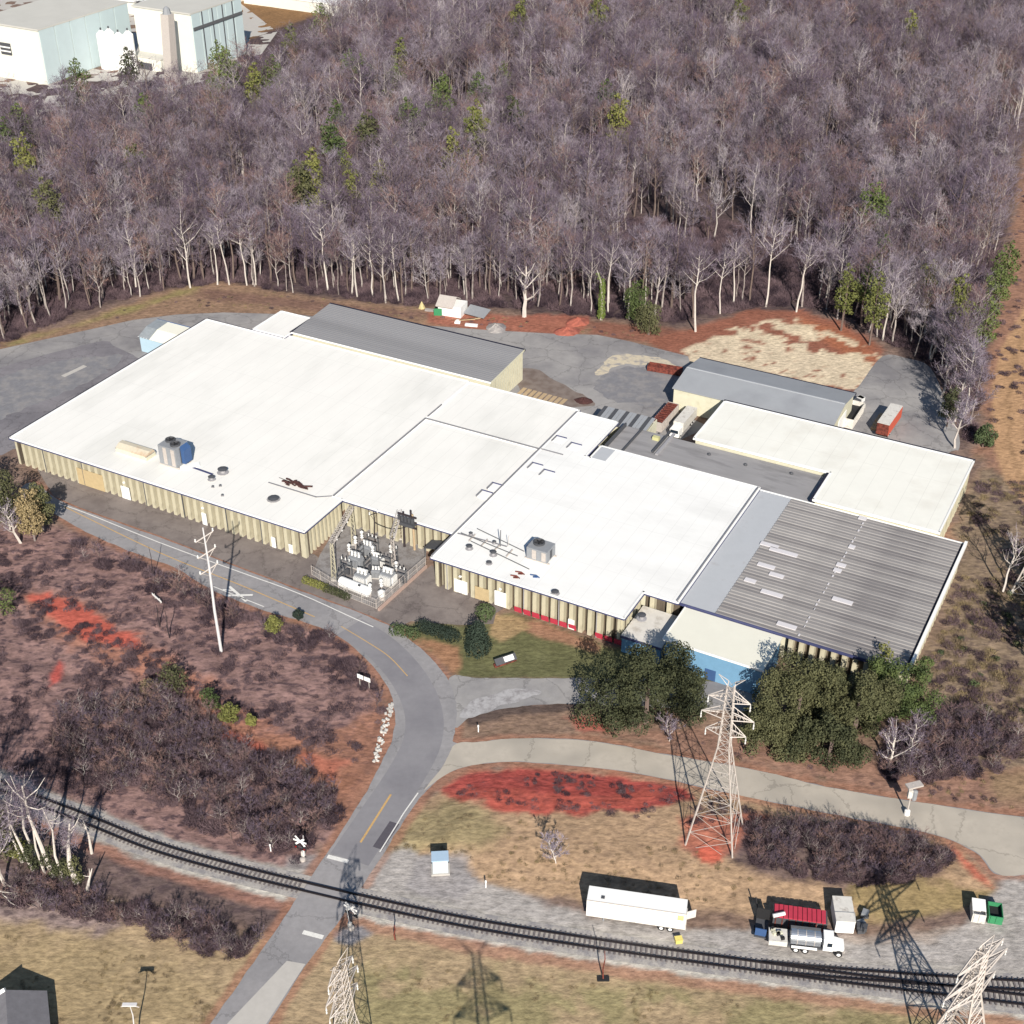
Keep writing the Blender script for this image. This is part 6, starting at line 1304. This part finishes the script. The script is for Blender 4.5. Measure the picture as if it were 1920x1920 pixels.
# big broadleaf evergreens in front of the office and striped hall
def big_blobs(seed, R_, h, n):
    rng = random.Random(seed); out = []
    for j in range(3):
        cx, cy, ch, cr = (0,0,h,R_*.8) if j == 0 else ((-.5,.5)[j-1]*R_*rng.uniform(.7,1.2), rng.uniform(-.4,.4)*R_, h*rng.uniform(.7,.92), R_*rng.uniform(.5,.65))
        for k in range(n//2):
            f = rng.uniform(.1,1.0); a = rng.uniform(0,6.28); q = cr*(1.15-f*.85)*rng.uniform(.35,1.25); out.append((cx+math.cos(a)*q, cy+math.sin(a)*q, ch*f*.94, R_*rng.uniform(.17,.3)*(1.15-.35*f)))
    return out
for i,(px,py,z,R_,h,lb,m) in enumerate(((1214,1305,6.0,9.6,16,'broad dark evergreen filling the gap in front of the blue office left half','olive_green'),
      (1500,1310,6.5,8.8,14.5,'broad olive evergreen in front of the striped hall left of the others','olive_green'),
      (1610,1325,6.0,7.6,13.5,'rounded olive evergreen in the middle of the row before the striped hall','olive_green'),
      (1692,1300,6.0,6.6,13,'darker evergreen at the right end of the row before the striped hall','pine_green'),
      (1440,1350,4.5,5.2,9.5,'smaller olive evergreen low at the left of the hall row','olive_green'),
      (1560,1390,4.0,5.4,8.5,'low olive evergreen bulging toward the side road','olive_green'))):
    p = G(px,py,z); evergreen(lb, Vector((p.x,p.y,0)), big_blobs(700+i,R_,h,34), int(34000*(R_/9)**2), .34, m, (.5,h*.6), seed=710+i, squash=.95)
evergreen('slim golden-yellow tree tip at the front corner of the striped hall', Vector((*G(1660,1240,6)[:2],0)), pine_blobs(5,10.5,1.9,9,.35), 900, .35, 'yellow_green', seed=730)
# topiary and hedges by the lawn
def clump(label, px, py, blobs, n, leaf, m, name='hedge', cat='hedge', seed=1):
    t = thing(name, label, cat, G(px,py)); MB().tube([(0,0,0),(0,0,.8)],[.15,.1],6).build('stem', MATS['brown_bark'], t); leafy(seed, blobs, n, leaf, .95, .8).build('foliage', MATS[m], t); return t
clump('ball-shaped clipped green bush at the wall behind the dark conical one', 910, 1160, [(0,0,1.5,1.75)], 1500, .28, 'shrub_green', 'clipped_bush', 'bush', 801)
a = G(790,1182)-G(820,1192); b = G(852,1202)-G(820,1192)
clump('long sausage-shaped dark clipped hedge on the lawn edge', 820, 1192, [tuple((a.lerp(b,k/9)).xy)+(1.1,1.35) for k in range(10)], 3600, .25, 'dark_hedge_green', seed=802)
clump('low spreading green hedge at the road side of the lawn', 758, 1186, [(k*1.1-1.6,-.4*k,.6,1.3) for k in range(4)], 1700, .28, 'shrub_green', seed=803)
clump('tall dark stacked conical evergreen bush on the lawn', 896, 1222, [(0,0,1.3,2.3),(0,.3,3.0,2.1),(0,.2,4.6,1.7),(.1,0,6.0,1.2),(0,0,.6,2.4)], 4200, .3, 'dark_hedge_green', 'conical_bush', 'bush', 804)
for i,(px,py,L_) in enumerate(((592,1100,3.4),(632,1116,4.4))):
    a = G(px-18,py-7)-G(px,py); b = G(px+18,py+7)-G(px,py); clump(('left','right')[i]+' clipped green hedge at the front fence of the substation', px, py, [tuple((a.lerp(b,k/5)).xy)+(.7,.85) for k in range(6)], 1500, .24, 'yellow_green' if i == 0 else 'olive_green', seed=806+i)
# pines on the left slope and edge clusters
for i,(px,py,h,r,m,lb) in enumerate(((328,1296,6.5,2.9,'olive_green','tallest bushy pine on the left slope below the power pole'),(398,1330,4.8,2.0,'pine_green','rounded small pine right of the tallest slope pine'),(432,1352,3.8,1.9,'yellow_green','yellow-green small pine right of the rounded one'),
      (471,1362,2.8,1.1,'yellow_green','smallest bright shrub at the right of the slope pines'),(516,1186,4.2,1.7,'yellow_green','yellow-green small pine at the road edge near the painted cross'),(560,1160,2.2,1.0,'dark_hedge_green','tiny dark shrub by the road right of the small pine'),
      (280,1300,3.2,1.9,'straw_scrub','straw-coloured bush left of the tallest slope pine'),(5,1155,9,3.2,'pine_green','dark pine at the left edge below the road'))):
    evergreen(lb, G(px,py), pine_blobs(20+i,h,r,10,.12), 1300, .3, m, (.15,h*.7), name='small_pine', seed=820+i)
for i,(px,py,h,r,m) in enumerate(((20,985,15,4.8,'olive_green'),(66,1005,13,3.4,'straw_scrub'),(-30,960,16,4.6,'olive_green'),(82,985,12,3.0,'olive_green'),(-70,1010,15,4,'pine_green'))):
    evergreen(('foremost-left','straw-tinged','edge','slim right','outer')[i]+' olive tree of the clump at the left end of the road', G(px,py+10), pine_blobs(40+i,h,r,16,.22), 4200, .4, m, (.22,h*.9), seed=840+i, mtr='pale_bark')
one_bare('leafless tree under the olive clump at the left edge of the road', 40, 1020, 560, 11, ntw=420, clear=.3)
# foreground trunks, lower left
def snag(label, px, py, pts, r, cat='tree', m='white_bark', ivy=None, tw=0):
    t = thing('snag_tree', label, cat, G(px,py)); MB().tube(pts, [r*(1-.75*i/(len(pts)-1)) for i in range(len(pts))], 7).build('trunk', MATS[m], t)
    rng = random.Random(px); h = pts[-1][2]; mb = MB()
    for k in range(4 if tw else 2):
        p = Vector(pts[-2]).lerp(Vector(pts[-1]), rng.random()*.7); d = rnd_dir(rng,.1,.8); mb.tube([p,p+d*h*.12,p+d*h*.2+Vector((0,0,h*.05))],[r*.3,r*.2,.03],4)
    mb.build('branch', MATS[m], t)
    if tw:
        c = MB()
        for k in range(tw): p = Vector(pts[-1]).lerp(Vector(pts[-2]), rng.random())+rnd_dir(rng)*rng.uniform(0,.17*h); blade(c,p,(rnd_dir(rng,-.2,1)).normalized(),rng.uniform(.5,1.4),.05,rng)
        c.build('crown', MATS['grey_twigs'], t)
    if ivy: leafy(px, [(pts[0][0]+math.sin(k)*.5, math.cos(k*2)*.5, .6+k*ivy/7, .95) for k in range(8)], 900, .3).build('ivy', MATS['olive_green'], t)
    return t
snag('tallest white trunk of the foreground trees left of the tracks', 100, 1645, [(0,0,0),(-.6,0,7),(-1.2,0,13),(-1.0,0,19)], .42, ivy=5, tw=1300)
snag('forked pale trunk right of the tallest foreground trunk', 143, 1655, [(0,0,0),(-.3,0,4),(.2,0,8),(1.2,0,12.5)], .5, ivy=4, tw=900)
snag('short leaning broken trunk at the right of the foreground trees', 163, 1672, [(0,0,0),(.7,0,2.4),(1.6,0,5.0)], .3)
snag('thin pale trunk left of the tallest foreground trunk', 62, 1632, [(0,0,0),(-.8,0,5),(-1.5,0,10),(-1.2,0,14)], .28, ivy=4, tw=700)
snag('slim trunk at the far left of the foreground trees', 42, 1618, [(0,0,0),(-.5,0,6),(-.2,0,12)], .24, tw=260)
for i,(px,py,h,lb) in enumerate(((84,1638,16,'straight thin trunk just left of the tallest foreground trunk'),(120,1650,15,'straight thin trunk between the tallest and the forked foreground trunks'),(24,1606,15,'bowed pale trunk near the left edge among the foreground trees'),(66,1606,17,'pale trunk standing behind the foreground trunks'))):
    snag(lb, px, py, [(0,0,0),(-.3-.1*i,0,h*.35),(.2,0,h*.7),(-.4,0,h)], .22+.03*(i%2), tw=500, ivy=3 if i == 1 else None)
snag('split pale snag standing behind the forked trunk', 172, 1600, [(0,0,0),(.2,0,4),(-.2,0,8)], .25, tw=80)
evergreen('ivy-green evergreen at the left edge beside the foreground trunks', G(8,1610), pine_blobs(60,15,4.4,14,.15), 3600, .36, 'olive_green', (.4,12), seed=861)
evergreen('yellow-green bush under the foreground trunks', G(40,1610), pine_blobs(61,4.5,1.9,8,.12), 900, .3, 'yellow_green', (.12,3), seed=862)
for i,(px,py) in enumerate(((-40,1700),(-100,1640),(60,1760))):
    pass
one_bare('leafless tree beyond the left edge whose shadow darkens the slope', -60, 1640, 571, 24, ntw=1000, spread=.36, clear=.25)
one_bare('leafless tree left of the foreground trunks at the frame edge', 10, 1660, 572, 19, ntw=800, spread=.3, clear=.3)
t = thing('fallen_branches', 'white fallen branches strewn on the brush below the foreground trunks', 'branches', G(230,1700)); rng = random.Random(8)
for k in range(30):
    fx = rng.random()**1.5; q = G(-20+300*fx, 1655+rng.uniform(-18,26)+60*fx) - t.location; a = rng.uniform(-.9,-.2); L_ = rng.uniform(.8,3.6)*(1.3-fx)
    MB().tube([(q.x,q.y,.3),(q.x+math.cos(a)*L_*.5,q.y+math.sin(a)*L_*.5,.55),(q.x+math.cos(a+.2)*L_,q.y+math.sin(a+.2)*L_,.3)],[.10,.08,.03],5).build('branch', MATS['white_bark' if k % 3 == 0 else 'brown_bark'], t)
one_bare('small leafless bush on the tan grass of the island', 1043, 1625, 573, 6.5, ntw=700, spread=.42, clear=.12, r0=.1)
one_bare('white-branched leafless tree below the evergreen row at the right', 1665, 1440, 574, 9.5, ntw=450, spread=.5, clear=.15, r0=.26)
one_bare('leafless tree in front of the right end of the evergreen row', 1700, 1425, 575, 9, ntw=600, spread=.4, clear=.2, r0=.15)
one_bare('leafless grey tree between the evergreens behind the pylon', 1255, 1390, 576, 7, ntw=700, spread=.36, clear=.15, r0=.12)
one_bare('dead white tree by the pylon at the right edge', 1880, 1110, 577, 14, ntw=120, spread=.4, clear=.4, r0=.25)
# trees right of the rear yard, whose shadows cross it
for i,(px,py,h,m) in enumerate(((1775,800,11,'olive_green'),(1800,690,12,'olive_green'),(1842,838,6,'shrub_green'),(1815,650,13,'pine_green'))):
    evergreen(('olive bushy tree at the corner of the rear yard','olive tree above the shadowed rear yard','green shrub beside the dirt track','dark pine at the end of the wood by the cleared strip')[i], G(px,py), pine_blobs(70+i,h,2.6,11,.2), 1900, .4, m, (.2,h*.8), seed=870+i)
for i,(px,py) in enumerate(((1765,745),(1790,790),(1770,700),(1805,735),(1745,680),(1820,800),(1790,840))):
    one_bare('leafless tree in the row shading the rear yard', px, py, 590+i, 15+i%3*2, ntw=900, spread=.32, clear=.25, bark='pale_bark')['group'] = 'leafless trees in the row shading the rear yard'
# conifers beyond the right edge whose shade falls on the slope
for i,(px,py,h) in enumerate(((1985,1290,20),(2020,1200,22),(2060,1330,22))):
    plant_tree('pine_tree', 'tall pine just beyond the right edge shading the slope', 'tree', G(px,py), PN_[i], h/17, i, 'pines beyond the right edge')
